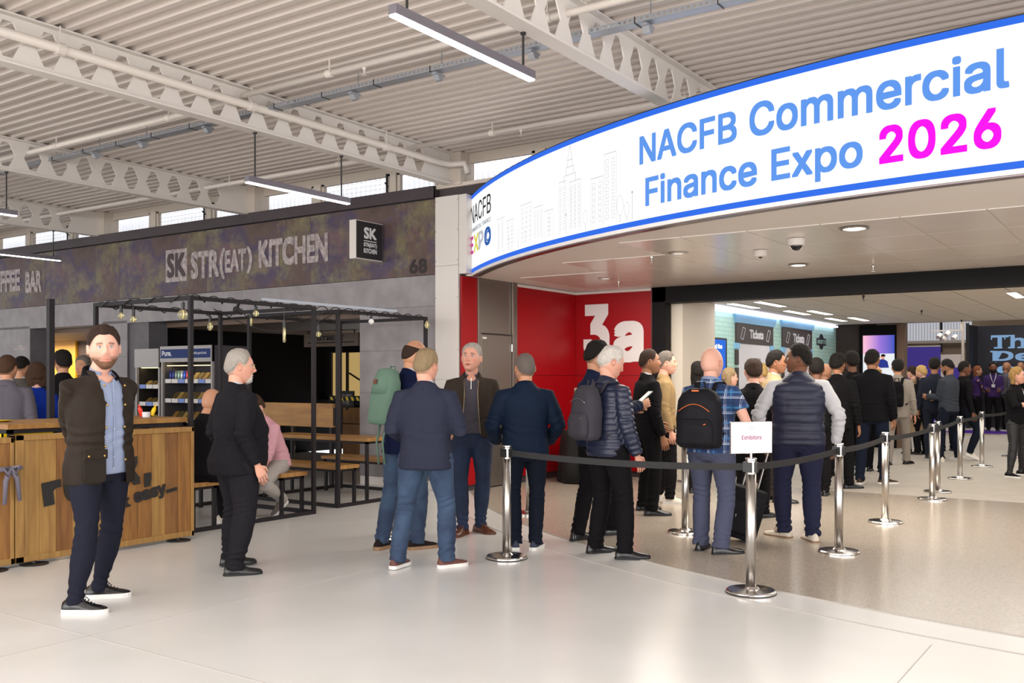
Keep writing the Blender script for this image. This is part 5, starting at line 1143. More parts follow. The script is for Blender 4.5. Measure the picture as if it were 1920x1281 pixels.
    for g in o.get('collars', []):         # standing or turned collars
        R = []; n = 30; ga = g.get('gap', 25); h_ = g.get('h', .045); r0 = g.get('r', .064); fl = g.get('flare', .006); dr = g.get('drop', .02)
        for i in range(n+1):
            a = math.radians(90+ga+(360-2*ga)*i/n); fr_ = (1+math.sin(a))/2; zt = g.get('z', 1.475)+h_*(1-.3*fr_)-dr*fr_*1.6; zb = g.get('z', 1.475)-.03-dr*fr_
            pt = lambda rr, z: T((rr*1.06*math.cos(a)*w**.3, rr*math.sin(a)*.98-.008+.016*(z-1.45)/.05*.5, z))
            t_ = g.get('t', .006); R.append([pt(r0+.010, zb), pt(r0+fl*.3, (zb+zt)/2), pt(r0+fl, zt), pt(r0+fl+t_, zt), pt(r0+fl+t_*1.3, (zb+zt)/2-.005), pt(r0+.012+t_*1.6, zb)])
        MB().rings(R).build(g.get('name', 'collar'), g['mat'], root, smooth='all')
    # ---- trousers
    tm = o.get('trousers')
    if tm:
        r = MB(); lw = o.get('lw', 1.0)*1.07; wa = .163*w if not fem else .150*w
        P0 = lambda z, a, b, yc=0: oval((off.x, off.y+yc, z+off.z), a, b, 26, 2.3)
        if not seat: r.rings([P0(1.03, wa*.96, .112+belly*.5, .003), P0(.97, wa*1.02, .118+belly*.3), P0(.90, .172*w, .122, -.006), P0(.83, .165*w, .118, -.008), P0(.79, .11*w, .09, -.005)])
        else: r.rings([P0(1.03, wa*.96, .112+belly*.5, -.0), P0(.95, .175*w, .13, .0), P0(.87, .18*w, .13, .02), P0(.83, .15*w, .11, .02)])
        hem = o.get('hemr', .060)
        for s in (1, -1):
            hj, kn, an, f = legs[s]; u = (an-kn).normalized(); end = an+Vector((0,-.004,-.035))
            r.tube([hj+Vector((0,0,.02)), hj.lerp(kn, .15), hj.lerp(kn, .5), kn.lerp(hj, .08), kn.lerp(an, .10), kn.lerp(an, .45), an.lerp(kn, .12), end], [.088*w**.6*lw, .098*w**.6*lw, .086*lw, .067*lw, .067*lw, .065*lw+.002, hem*.97, hem], 20)
            if not seat: r.sphere(Vector((s*.075*w, -.045, .90))+off, (.09, .08, .095))
        m_ = remeshed(r, vox, 6 if hi else 4); lsegs = [(tuple(l[0]), tuple(l[1])) for l in legs.values()]+[(tuple(l[1]), tuple(l[2])) for l in legs.values()]
        def lf(P, N):
            kk, s, q, L = segparam(P, lsegs); z = P[:,2]; d = .005*vnoise(P*np.array([1,1,.5]), rnd+9, 10)+.002*vnoise(P*np.array([1,1,.7]), rnd+8, 30)
            kneeb = np.where(kk < 2, G(s, L, .10), G(s, 0, .13)); hemb = np.where(kk >= 2, G(s, L, .11), 0); bk = .5+.5*np.clip(-N[:,1], 0, 1)
            d = d+(.0075*kneeb*bk+.0085*hemb*o.get('bunch', 1))*np.sin(s*2*PI/.06+N[:,0]*2.0+5*vnoise(P, rnd+7, 8))*(.6+.7*vnoise(P, rnd+6, 12))+.003*np.where(kk < 2, G(s, .06, .07), 0)*np.sin((P[:,2]+np.abs(P[:,0])*.8)*2*PI/.05)
            return d
        finish_cloth(m_, 'trousers', tm, root, lf)
    if o.get('skirt'):
        g = o['skirt']; r = MB(); r.rings([oval((off.x, off.y, z+off.z), a, b, 26, 2.2) for z, a, b in ((1.06,.15*w,.12),(.9,.18*w,.14),(.6,.20*w,.17),(g['hem'],.22*w,.19))]); finish_cloth(remeshed(r, .012, 4), 'coat_skirt', g['mat'], root, lambda P, N: .008*np.sin(np.arctan2(P[:,1], P[:,0])*9+vnoise(P, rnd, 4)*2)*sm(1.0-P[:,2], 0, .4))
    # ---- shoes
    sc, solec, st = o.get('shoe', (None, None, 0)) if o.get('shoe') else (M_blkshoe, M_blksole, 0)
    for s, (hj, kn, an, f) in legs.items():
        yaw = -math.radians(f[2]); lift = f[3] if len(f) > 3 else 0; pitch = math.asin(min(.9, lift/.17)) if lift > 0 else 0; fs = .92 if fem else 1.0
        Rm = Matrix.Rotation(yaw, 3, 'Z') @ Matrix.Rotation(-pitch, 3, 'X'); base = Vector((an.x, an.y, an.z-.085))-Rm@Vector((0,0,0)) 
        def Q(a, b, c): return Vector((an.x, an.y, an.z-.085))+Rm@(Vector((a*fs, b*fs+.0, c)))
        sh_ = .028 if st == 1 else .018; prof = [(-.082,.012,.045),(-.076,.028,.072),(-.05,.035,.092),(-.01,.036,.100),(.03,.036,.092),(.07,.041,.070),(.11,.046,.056),(.15,.043,.048),(.178 if st == 1 else .19,.031,.040),(.192 if st == 1 else .207,.014,.030)]
        tf = 1.0
        R = [[Q(hw*math.cos(t)*(1 if math.sin(t) < .2 else 1-.25*math.sin(t)), yv, sh_*.8+(ht-sh_*.8)*(max(0, math.sin(t))**.85)-(.004 if math.sin(t) < 0 else 0)) for t in [2*PI*j/18 for j in range(18)]] for yv, hw, ht in prof]
        so_ = MB().rings(R).build('shoe', sc, root, smooth='all')
        out = [(hw*1.07+.002, yv) for yv, hw, ht in prof]; L1 = [(a, b) for a, b in out]+[(-a, b) for a, b in reversed(out)]; L1 = [(0, -.088)]+[p for p in L1[:len(out)]]+[(0, prof[-1][0]+.006)]+L1[len(out):]
        o_ = MB().prism([Q(a, b, 0) for a, b in L1], Rm@Vector((0,0,sh_))).build('sole', solec, so_)
        if hi and o.get('laces'):
            mb = MB()
            for q in range(5): yv = .035+.018*q; zt = .092-.0085*q; mb.tube([Q(-.018,yv,zt-.006), Q(0,yv+.004,zt+.003), Q(.018,yv,zt-.006)], .0028, 6)
            mb.tube([Q(0,.04,.096), Q(.03,.05,.092), Q(.035,.07,.07)], .0028, 6).tube([Q(0,.04,.096), Q(-.03,.05,.092), Q(-.035,.07,.07)], .0028, 6); mb.build('laces', o['laces'], so_)
    root['_'] = 0; del root['_']
    return root, T, arms, hc, HM, k, legs, tp
M_eye = mat('eye', (.5,.5,.5), .15, attr=True); M_lid = mat('eyelid', srgb('6e4438'), .6)
M_blkshoe = mat('black_leather', srgb('121012'), .25); M_blksole = mat('black_rubber', srgb('0f0e0f'), .6)
# ------------------------------------------------------------------ garments
C_ = clothmat
M_wax = C_('waxed_olive', '271f19', .6); M_cord = C_('black_corduroy', '0d0b0d', .9); M_shirtb = C_('pale_blue_shirt', '858fa8', .8); M_navy = C_('navy_chino', '1b1c28', .85)
M_blk = C_('black_wool', '0f0d10', .85); M_char = C_('charcoal_suit', '17151a', .8); M_blz = C_('slate_navy_blazer', '292b3a', .85); M_dnav = C_('dark_navy_blazer', '0c1330', .85)
M_jean = mat('blue_denim', srgb('1f2d46'), .85, col2=srgb('32465f'), vscale=5, bump=.08, bscale=300); M_jean2 = mat('dark_denim', srgb('18233c'), .85, col2=srgb('22304e'), vscale=5, bump=.08, bscale=300); M_jeank = C_('black_blue_denim', '121622', .85)
M_olive = C_('olive_bomber', '39302a', .8); M_polo = C_('grey_jersey', '4e4a52', .85); M_teal = C_('teal_navy_jacket', '0e1b2e', .7)
M_puff = mat('navy_nylon', srgb('1b2036'), .42, spec=.5); M_gilet = mat('navy_gilet_nylon', srgb('1a1d33'), .5, spec=.4)
M_white_s = C_('white_shirt', 'b5b3b6', .8); M_sole_w = mat('white_rubber', srgb('d8d4cf'), .5); M_sole_g = mat('gum_rubber', srgb('8a6a4c'), .5); M_brown_l = mat('brown_leather', srgb('5e3320'), .35); M_tanl = mat('russet_canvas', srgb('5e342c'), .7)
M_sneak_w = mat('cream_suede', srgb('cfc4b4'), .6); M_grayt = C_('slate_chino', '474a5e', .85); M_tansuit = C_('tan_jacket', '8a7250', .8); M_beigeb = C_('beige_blazer', '9c8767', .85); M_gsuit = C_('light_grey_suit', '8a8076', .85); M_gsuit2 = C_('mid_grey_suit', '56525a', .85)
M_cob = C_('cobalt_jacket', '0c2a86', .8); M_pinks = C_('pink_shirt', 'c896a0', .85); M_stone = C_('stone_chino', '9c9590', .85); M_coat = C_('camel_coat', '8f7a60', .85); M_dshirt = C_('graphite_overshirt', '35383f', .85); M_purp = C_('purple_top', '33204c', .8); M_blks = mat('black_satin', srgb('131114'), .6)
M_brass = mat('brass_snap', srgb('b08d52'), .35, metal=.9); M_lace = mat('black_lace', srgb('0c0b0c'), .8)

def shirt_collar(m=None, **k): return dict(name='shirt_collar', mat=m or M_white_s, z=1.482, h=.040, r=.056, flare=.002, gap=k.pop('gap', 20), t=.004, drop=.02, **k)
def coat_collar(m, **k): return dict(name='collar', mat=m, z=1.470, h=k.pop('h', .040), r=.063, flare=.004, gap=k.pop('gap', 35), drop=k.pop('drop', .03), t=.008, **k)

ts = lambda m, **k: dict(name=k.pop('name', 'jacket'), mat=m, **k)
# the standing man in the waxed jacket, front left
R_ = person(((142, 1150, 112), (186, 1121, 98)), 1.87, 148, 'bearded man in a brown waxed jacket and pale blue shirt, standing front left', w=1.08, belly=.01, skin='fair', hair='short', hairc='dbrown', thick=.013,
    beard=.0012, beardc='stub', stubble=.75, head=(27, -2, 2), hipx=-.05, hipy=.04, lean=2, R=(-.02, -.24, .93), L=(-.20, -.16, .90), hintR=(.3, -1, 0), hintL=(-.3, -1, 0), handR=dict(palm=(0,-1,0)), handL=dict(palm=(0,-1,0)), eyec=(.16,.2,.24), faceo=dict(fw=1.02),
    trousers=M_navy, hemr=.050, lw=.97, shoe=(M_blkshoe, M_sole_w, 1), laces=M_lace,
    tops=[dict(name='shirt', mat=M_shirtb, hem=.84, infl=-.004, sleeve='none', vneck=1.42), dict(name='waxed_jacket', mat=M_wax, hem=.78, infl=.012, hw=1.06, hd=1.06, open=(-.015, [.78, 1.0, 1.3, 1.46], [.075, .06, .05, .07]), fold=1.3)],
    collars=[shirt_collar(M_shirtb, gap=24), dict(name='corduroy_collar', mat=M_cord, z=1.465, h=.058, r=.070, flare=.016, gap=36, t=.014, drop=.045)])
def pads(R_, items):                       # small flat details on a garment, in rest coordinates
    root, T = R_[0], R_[-1]
    for name, m, pts, th in items: MB().prism([T(p) for p in pts], T((0,th,0))-T((0,0,0))).build(name, m, root, bevel=.003)
M_wax2 = C_('waxed_olive_dark', '221b16', .5)
px0 = [(.055,.150,.99),(.185,.128,.99),(.19,.128,.94),(.185,.130,.82),(.17,.134,.80),(.07,.152,.80),(.055,.154,.82)]
pads(R_, [('patch_pocket', M_wax2, px0, .014), ('pocket_flap', M_wax, [(.05,.166,1.005),(.19,.142,1.005),(.19,.142,.945),(.05,.166,.945)], .008)])
for x, y, z in ((.062,.140,1.40),(.048,.152,1.28),(.05,.152,1.14),(.052,.152,1.02),(.062,.152,.90),(-.078,.140,1.40),(-.075,.152,1.28),(-.078,.15,1.14),(-.085,.152,.93),(.075,.178,.965),(.165,.156,.965)):
    p = R_[-1]((x, y, z)); MB().sphere(p, (.008, .008, .008), 10, 6).build('snap_button', M_brass, R_[0], smooth='all')
for z in (1.30, 1.22, 1.13, 1.04, .95, .88): p = R_[-1]((-.012, .128+.012*(z < 1.2), z)); MB().sphere(p, .005, 8, 6).build('shirt_button', M_white_s, R_[0], smooth='all')
MB().tube([R_[-1]((-.012,.118,1.44)), R_[-1]((-.012,.130,1.30)), R_[-1]((-.012,.142,1.1)), R_[-1]((-.012,.138,.88))], (.012, .003) and .0035, 6).build('placket', M_shirtb, R_[0], smooth='all')

def backpack(P_, m, label, w=.145, h=.46, d=.085, z0=1.0, tag2=None, straps=True, m2=None, pocket=True):
    root, T = P_[0], P_[-1]; k = P_[5]
    e = empty('backpack', root.location, root.rotation_euler.z, label=label, cat='backpack'); e.scale = (k,k,k); m2 = m2 or m; yb = -.135-d
    r = MB(); r.rings([[T((a*math.copysign(abs(math.cos(t))**.7, math.cos(t)), yb+b*math.copysign(abs(math.sin(t))**.75, math.sin(t)), z)) for t in [2*PI*j/28 for j in range(28)]] for z, a, b in ((z0, w*.8, d*.8), (z0+.03, w*.97, d), (z0+h*.5, w, d*1.05), (z0+h*.8, w*.93, d*.9), (z0+h*.93, w*.75, d*.7), (z0+h, w*.45, d*.4))])
    finish_cloth(remeshed(r, .009, 5), 'bag', m, e, lambda P, N: .004*vnoise(P, 3, 14))
    if pocket:
        r = MB(); yq = yb-d*.95; r.rings([[T((a*math.copysign(abs(math.cos(t))**.6, math.cos(t)), yq+b*math.sin(t), z)) for t in [2*PI*j/24 for j in range(24)]] for z, a, b in ((z0+.02, w*.7, .02), (z0+.05, w*.84, .04), (z0+h*.38, w*.82, .045), (z0+h*.50, w*.7, .02))]); finish_cloth(remeshed(r, .009, 4), 'front_pocket', m2, e, lambda P, N: .003*vnoise(P, 4, 16))
        MB().tube([T((a, yq-.012, z0+h*.56+.09*math.cos(a*9))) for a in np.linspace(-w*.7, w*.7, 12)], .003, 6).build('zip', tag2 or M_blk, e, smooth='all')
        MB().tube([T((w*.6*s_, yq-.03, z0+h*(.34+.08*s_))) for s_ in (.55, .95)], .006, 6).build('zip_pull', tag2 or M_blk, e)
    for s in (1, -1):
        if straps: MB().tube([T((s*.065,-.15,z0+h*.86)), T((s*.085,-.09,1.455)), T((s*.10,.0,1.462)), T((s*.115,.085,1.40)), T((s*.125,.125,1.28)), T((s*.135,.12,1.15)), T((s*.165,.02,1.07)), T((s*.14,-.12,1.02))], [(.008,.026)]*5+[(.006,.018)]*3, 12).build('strap', m, e, smooth='all')
    MB().tube([T((-.035,yb+d*.4,z0+h*.96)), T((-.03,yb+d*.4,z0+h+.05)), T((.03,yb+d*.4,z0+h+.05)), T((.035,yb+d*.4,z0+h*.96))], .008, 8).build('handle', m, e, smooth='all')
    return e, T
def phone_at(P_, c, lab, n=(0,-1,.6)):
    root, T = P_[0], P_[-1]; e = empty('phone', root.location, root.rotation_euler.z, label=lab, cat='phone'); k = P_[5]; e.scale = (k,k,k)
    c = T(c); a = Vector((.036,0,0)); b = Vector((0,.06,.045)); MB().prism([c-a-b, c+a-b, c+a+b, c-a+b], Vector((0,-.005,.007))).build('case', M_blkshoe, e); MB().prism([c-a*.9-b*.95, c+a*.9-b*.95, c+a*.9+b*.95, c-a*.9+b*.95], Vector((0,-.0058,.0076))).build('display', mat('phone_screen', srgb('3a3d44'), .1), e)
SUIT = lambda m, **k: [dict(name='shirt', mat=M_white_s, hem=.95, infl=-.006, sleeve='none'), dict(name='suit_jacket', mat=m, hem=k.pop('hem', .79), infl=.006, hw=1.04, seam=True, **k)]

# the walking man in the charcoal suit
person(((440, 1079, 86), (432, 1062, 80)), 1.74, 62, 'grey haired man in a charcoal suit with goatee and glasses, walking right', w=1.14, belly=.09, skin='pink', hair='short', hairc='grey', thick=.010, goatee=True, beard=.008, beardc='white', glasses='c9b48a',
    head=(24, 2, 0), handL=dict(hide=True), R=(.28, .02, .87), L=(-.24, .1, .9), trousers=C_('charcoal_trousers', '1d1b20'), lw=1.26, hemr=.072, bunch=1.6, faceo=dict(nose=1.2), hipx=.07,
    tops=[dict(name='shirt', mat=M_white_s, hem=.95, infl=-.006, sleeve='none'), dict(name='suit_jacket', mat=M_char, hem=.78, infl=.008, hw=1.14, hd=1.42, open=(0, [.78, 1.0, 1.2, 1.46], [.12, .03, .02, .05]))], collars=[shirt_collar(), coat_collar(M_char)])
# group of four at the belt's left end
P10 = person(((782, 1030, 65), (716, 1030, 40)), 1.88, 52, 'tall balding man with black glasses in a dark navy blazer and jeans', w=1.02, lean=9, skin='mid', hair='horseshoe', hairc='dbrown', thick=.004, shaved=.5, stubble=.45, beardc='dbrown', glasses='141316', head=(22, 6, 0), hipy=.03,
    R=(.22, .25, 1.02), L=(-.20, .24, 1.0), trousers=M_jean, hemr=.064, shoe=(C_('dark_suede', '221a18'), M_sole_g, 1), tops=SUIT(M_dnav, hem=.80), collars=[shirt_collar(), coat_collar(M_dnav)])
M_sage = C_('sage_canvas', '5d7566', .9); e_, T_ = backpack(P10, M_sage, 'sage green canvas backpack on the tall man in the navy blazer', w=.14, h=.42, d=.09, z0=1.03, straps=False, pocket=False)
MB().rings([[T_((a*math.cos(t), -.23+b*math.sin(t), z)) for t in [2*PI*j/20 for j in range(20)]] for z, a, b in ((1.26,.13,.115),(1.36,.12,.11),(1.46,.09,.08),(1.475,.04,.04))]).build('lid', M_sage, e_, smooth='all'); MB().prism([T_((-.02,-.348,1.33)), T_((.02,-.348,1.33)), T_((.02,-.345,1.37)), T_((-.02,-.345,1.37))], T_((0,-.006,0))-T_((0,0,0))).build('leather_patch', M_brown_l, e_)
for q in (-.05, .03): MB().tube([T_((q,-.2,1.03)), T_((q-.01,-.22,.9)), T_((q+.005,-.21,.72))], (.009), 6).build('hanging_strap', M_sage, e_, smooth='all')
person(((838, 1064, 62), (744, 1066, 28)), 1.75, 16, 'sandy grey haired man in a slate blue blazer and jeans, back to the camera', w=1.14, belly=.02, skin='pink', hair='short', hairc='sand', thick=.009, head=(24, 4, 3), L=(-.22, .18, 1.04), R=(.20, .28, 1.16), hintR=(.35, -.9, -.5), hintL=(-.25, -.9, -.3), hipx=.03,
    handR=dict(curl=.9), trousers=M_jean, lw=1.06, hemr=.070, shoe=(M_tanl, M_sole_w, 1), tops=SUIT(M_blz, hem=.80, hd=1.1), collars=[shirt_collar(), coat_collar(M_blz)])
P12 = person(((868, 1003, 205), (900, 998, 140)), 1.86, 182, 'grey haired man in an open olive bomber facing the camera', w=1.04, skin='pink', hair='short', hairc='grey', thick=.009, browc='dbrown', head=(14, -8, -3), R=(.24, .12, 1.0), L=(-.24, .12, .93), faceo=dict(mouth=1, nose=1.1), eyec=(.06,.05,.045), handL=dict(hide=True),
    trousers=M_jean2, hemr=.055, shoe=(M_brown_l, M_brown_l, 0), laces=M_brown_l, tops=[dict(name='zip_top', mat=M_polo, hem=.93, infl=-.002, sleeve='none', vneck=1.42), dict(name='bomber_jacket', mat=M_olive, hem=.90, infl=.010, open=(0, [.9, 1.1, 1.3, 1.46], [.085, .07, .055, .06]), fold=1.2)],
    collars=[dict(name='polo_collar', mat=M_polo, z=1.482, h=.03, r=.058, flare=.003, gap=28, t=.004, drop=.02), coat_collar(M_olive, h=.045, gap=32)])
MB().tube([P12[-1]((.0,.105,1.44)), P12[-1]((.0,.124,1.34))], .004, 6).build('zip', M_chrome, P12[0])
for s in (1, -1): MB().tube([P12[-1]((s*.066,.10,1.42)), P12[-1]((s*.06,.134,1.30)), P12[-1]((s*.072,.142,1.1)), P12[-1]((s*.086,.142,.93))], .004, 6).build('zip', mat('zip_brass', srgb('9c8a66'), .4, metal=.7), P12[0], smooth='all')
person(((1003, 1030, 18), (966, 1030, -6)), 1.74, -6, 'stocky man in a teal navy jacket beside the barrier post, seen from behind', w=1.12, belly=.02, skin='mid', hair='short', hairc='sgrey', thick=.004, head=(-16, 0, 0), R=(.24, .20, .96), L=(-.24, .20, .96), hintR=(.6, -.9, -.3), hintL=(-.6, -.9, -.3), handR=dict(hide=True), handL=dict(hide=True),
    trousers=M_jeank, hemr=.064, bunch=1.5, shoe=(C_('grey_blue_mesh', '3a3d4c'), M_sole_w, 1), tops=[ts(M_teal, hem=.83, infl=.012, hw=1.0)], collars=[coat_collar(M_teal, h=.05, gap=10)])
# pair in front of the red wall
P14 = person(((1146, 1004, 70), (1084, 1014, 45)), 1.90, 58, 'black haired man in dark navy using a phone, behind the grey backpack', w=1.0, skin='mid', hair='short', hairc='black', thick=.013, stubble=.4, head=(15, 10, 0), R=(.10, .42, 1.20), L=(-.06, .42, 1.18), handR=dict(curl=.7), handL=dict(curl=.7),
    trousers=M_blk, hemr=.066, tops=[ts(C_('navy_softshell', '141d35', .7), hem=.84, infl=.010)], collars=[coat_collar(C_('navy_softshell', '141d35'), h=.05, gap=15)])
phone_at(P14, (.03, .52, 1.27), 'dark phone held by the black haired man in navy')
P15 = person(((1172, 1049, 82), (1116, 1037, 60)), 1.79, 50, 'white haired man in a quilted navy down jacket with a grey backpack', w=1.06, lean=1, belly=.02, hipx=-.03, skin='pink', hair='short', hairc='white', thick=.010, head=(20, 20, 0), R=(.26, .10, .86), L=(-.2, .2, 1.0), hintR=(.5, -1, 0), handR=dict(curl=.35),
    trousers=M_blk, lw=1.08, hemr=.070, tops=[ts(M_puff, name='down_jacket', hem=.84, infl=.010, quilt=.011, qs=.050)], collars=[coat_collar(M_puff, h=.05, gap=10)])
M_gbag = C_('grey_nylon_bag', '37343a', .7); backpack(P15, M_gbag, 'dark grey backpack on the man in the quilted down jacket', w=.145, h=.45, d=.095, z0=.98, tag2=M_brushed)
person(((1222, 968, 82), (1206, 958, 70)), 1.85, 66, 'man in a black suit with cropped dark hair, looking right', w=1.0, skin='tan', hair='short', hairc='dbrown', thick=.005, stubble=.3, head=(18, -2, 0), R=(.25, .06, .84), L=(-.2, .2, .95), trousers=M_blk, hemr=.068, tops=SUIT(M_blk, hem=.80), collars=[shirt_collar(), coat_collar(M_blk)])
person(((1256, 945, 95), (1236, 935, 90)), 1.86, 80, 'grey haired man in a tan jacket and white trainers', hi=False, skin='pink', hair='short', hairc='sgrey', thick=.009, stubble=.3, beardc='grey', head=(8, 0, 0), trousers=M_blk, shoe=(M_sneak_w, M_sole_w, 1), tops=[ts(M_tansuit, hem=.86)], collars=[coat_collar(M_tansuit)])
person(atZ(1309, 925), 1.74, -5, 'woman with long straight black hair, mostly hidden by the bald man', hi=False, fem=1, skin='mid', hair='long', hairc='black', hlen=.34, trousers=M_blk, tops=[ts(M_blk)])
person(atZ(1365, 918), 1.66, 70, 'woman with light brown hair hidden behind the bald man, facing right', hi=False, fem=1, skin='fair', hair='bob', hairc='sand', hlen=.12, trousers=M_blk, tops=[ts(M_beigeb)])
# bald man in plaid
def plaid():
    m = mat('blue_plaid', srgb('1f3a66'), .85); nt = m.node_tree; N = nt.nodes; L = nt.links; tc = N.new('ShaderNodeTexCoord'); s = N.new('ShaderNodeSeparateXYZ'); L.new(tc.outputs['Object'], s.inputs[0]); last = None
    def stripe(ax_, per, ph, wd, prev, col):
        a = N.new('ShaderNodeMath'); a.operation = 'MULTIPLY_ADD'; a.inputs[1].default_value = 1/per; a.inputs[2].default_value = ph; L.new(s.outputs[ax_], a.inputs[0]); f = N.new('ShaderNodeMath'); f.operation = 'FRACT'; L.new(a.outputs[0], f.inputs[0])
        c = N.new('ShaderNodeMath'); c.operation = 'LESS_THAN'; c.inputs[1].default_value = wd; L.new(f.outputs[0], c.inputs[0]); g = N.new('ShaderNodeMath'); g.operation = 'MULTIPLY'; g.inputs[1].default_value = .65; L.new(c.outputs[0], g.inputs[0])
        x = N.new('ShaderNodeMix'); x.data_type = 'RGBA'; L.new(g.outputs[0], x.inputs[0]); x.inputs[7].default_value = (*col, 1)
        if prev is None: x.inputs[6].default_value = (*srgb('22406e'), 1)
        else: L.new(prev, x.inputs[6])
        return x.outputs[2]
    o_ = None
    for a in ('X', 'Z'):
        o_ = stripe(a, .13, .2, .38, o_, srgb('16294e')); o_ = stripe(a, .13, .45, .10, o_, srgb('3f7fb0')); o_ = stripe(a, .13, .80, .045, o_, srgb('d5d8e4')); o_ = stripe(a, .13, .70, .03, o_, srgb('b9c2d6'))
    L.new(o_, N['Principled BSDF'].inputs[0]); return m
P19 = person(((1352, 1040, 68), (1314, 1032, 18)), 1.79, 22, 'bald man in a blue plaid short sleeved shirt with a black backpack', w=1.08, belly=.02, skin='fair', hair='bald', shaved=.12, head=(14, -4, 0), sleeve='short', R=(.26, .20, 1.02), L=(-.22, .22, 1.0), hintR=(.6, -.8, -.4),
    trousers=M_grayt, lw=1.08, hemr=.072, bunch=1.3, tops=[ts(plaid(), name='plaid_shirt', hem=.86, infl=.008, sleeve='short')], collars=[dict(name='shirt_collar', mat=M_shirtb, z=1.47, h=.045, r=.062, flare=.006, gap=12, t=.005, drop=.02)])
M_bbag = C_('black_nylon_bag', '17161a', .6); M_or = mat('orange_trim', srgb('d2662a'), .6); e_, T_ = backpack(P19, M_bbag, 'large black backpack with orange trims on the bald man', w=.195, h=.50, d=.115, z0=.91, tag2=M_or)
for z, a in ((1.385,.03),(.935,.03)): MB().prism([T_((-a,-.335,z)), T_((a,-.335,z)), T_((a,-.335,z+.012)), T_((-a,-.335,z+.012))], T_((0,-.008,0))-T_((0,0,0))).build('orange_tab', M_or, e_)
person(((1432, 972, 50), (1392, 976, 5)), 1.72, 2, 'dark suited man with thick dark brown hair behind the Exhibitors sign', skin='fair', hair='short', hairc='dbrown', thick=.015, head=(-14, 0, 0), trousers=M_blk, tops=SUIT(M_blk), collars=[shirt_collar(), coat_collar(M_blk)])
person(atZ(1428, 905), 1.74, -60, 'blonde woman almost hidden behind the man in the beige blazer', hi=False, fem=1, skin='fair', hair='bun', hairc='lblond', trousers=M_blk, tops=[ts(M_tansuit)])
person(((1462, 944, 90), (1442, 938, 80)), 1.86, 68, 'dark haired man in a beige blazer in profile facing right', skin='tan', hair='short', hairc='black', thick=.012, head=(22, 0, 0), trousers=C_('brown_trousers', '3c342e'), tops=SUIT(M_beigeb), collars=[shirt_collar(), coat_collar(M_beigeb)])
# man in the quilted vest
P23 = person(((1524, 1016, -22), (1470, 1008, -58)), 1.84, -4, 'broad man in a navy quilted vest over a white shirt', w=1.20, belly=.04, skin='brown', hair='short', hairc='black', thick=.010, stubble=.35, head=(-82, -2, 0), R=(.33, .02, .87), L=(-.31, .04, .88), hintR=(.8, -.6, 0), hintL=(-.8, -.6, 0), fem=0,
    trousers=C_('navy_cotton_trousers', '22243a'), lw=1.16, hemr=.066, bunch=1.4, shoe=(M_sneak_w, M_sole_g, 0), tops=[dict(name='shirt', mat=M_white_s, hem=.93, infl=.004, sleeve='long', fold=1.5), dict(name='quilted_vest', mat=M_gilet, hem=.86, infl=.020, sleeve='none', quilt=.010, qs=.075)], collars=[coat_collar(M_gilet, h=.05, gap=8)])
for s, (hj, kn, an, f) in P23[6].items():
    for q in (0, 1): MB().tube([an+Matrix.Rotation(-math.radians(f[2]), 3, 'Z')@Vector(p) for p in ((-.04,.02+.03*q,-.045),(-.034,.06+.02*q,-.02),(0,.05+.04*q,-.0),(.034,.06+.02*q,-.02),(.04,.02+.03*q,-.045))], .004, 6).build('shoe_stripe', M_brown_l, P23[0])
# people further back, right of the vest
D = dict(hi=False)
person(atZ(1531, 930), 1.78, 0, 'dark haired head just right of the man in the quilted vest', **D, skin='brown', hair='short', hairc='black', trousers=M_blk, tops=[ts(M_blk)])
person(((1592, 917, 60), (1548, 918, 0)), 1.85, 8, 'man in a black suit with full black hair, right of the quilted vest', skin='tan', hair='short', hairc='black', thick=.018, head=(15, 5, 0), trousers=M_blk, hemr=.068, tops=SUIT(M_blk), collars=[shirt_collar(), coat_collar(M_blk)])
person(((1658, 908, 65), (1612, 908, 8)), 1.94, 8, 'tallest man in a plain black jacket, dark blue trousers and brown shoes', w=1.05, skin='tan', hair='short', hairc='black', thick=.008, head=(12, 0, 0), trousers=C_('dark_blue_chino', '171d2c'), hemr=.064, shoe=(C_('brown_suede', '43352b'), M_sole_w, 1), tops=[ts(C_('black_jacket', '0f0e12'), hem=.82, infl=.012)], collars=[coat_collar(M_blk)], R=(.26, .06, .86))
person(atZ(1598, 893), 1.93, -20, 'curly black haired man with a printed black collar behind the tall man', **D, skin='brown', hair='short', hairc='black', thick=.02, trousers=M_blk, tops=[ts(M_blk)])
person(atZ(1546, 893), 1.76, 30, 'bald man partly hidden behind the black suited man', **D, skin='mid', hair='bald', trousers=M_blk, tops=[ts(M_blk)])
person(atZ(1641, 885), 1.74, 20, 'balding fair haired man hidden behind the tall man in black', **D, skin='mid', hair='horseshoe', hairc='blond', trousers=M_blk, tops=[ts(M_blk)])
P28 = person(((1700, 871, 30), (1666, 873, 5)), 1.87, 4, 'dark haired man in a light grey suit with a black backpack on one shoulder', hi=False, skin='mid', hair='short', hairc='black', thick=.014, head=(-8, 0, 0), trousers=M_gsuit, hemr=.066, tops=[ts(M_gsuit, hem=.80, infl=.006)], collars=[shirt_collar(M_gsuit), coat_collar(M_gsuit)])
backpack(P28, M_blk, 'slim black backpack on the man in the light grey suit', w=.11, h=.42, d=.05, z0=.98)
person(atZ(1712, 852), 1.78, -35, 'woman with a long brown ponytail in a belted camel coat', **D, fem=1, skin='fair', hair='pony', hairc='dbrown', thick=.006, head=(-15, 5, 0), trousers=M_blk, tops=[ts(M_coat, hem=.84)], skirt=dict(mat=M_coat, hem=.42), collars=[coat_collar(M_coat)])
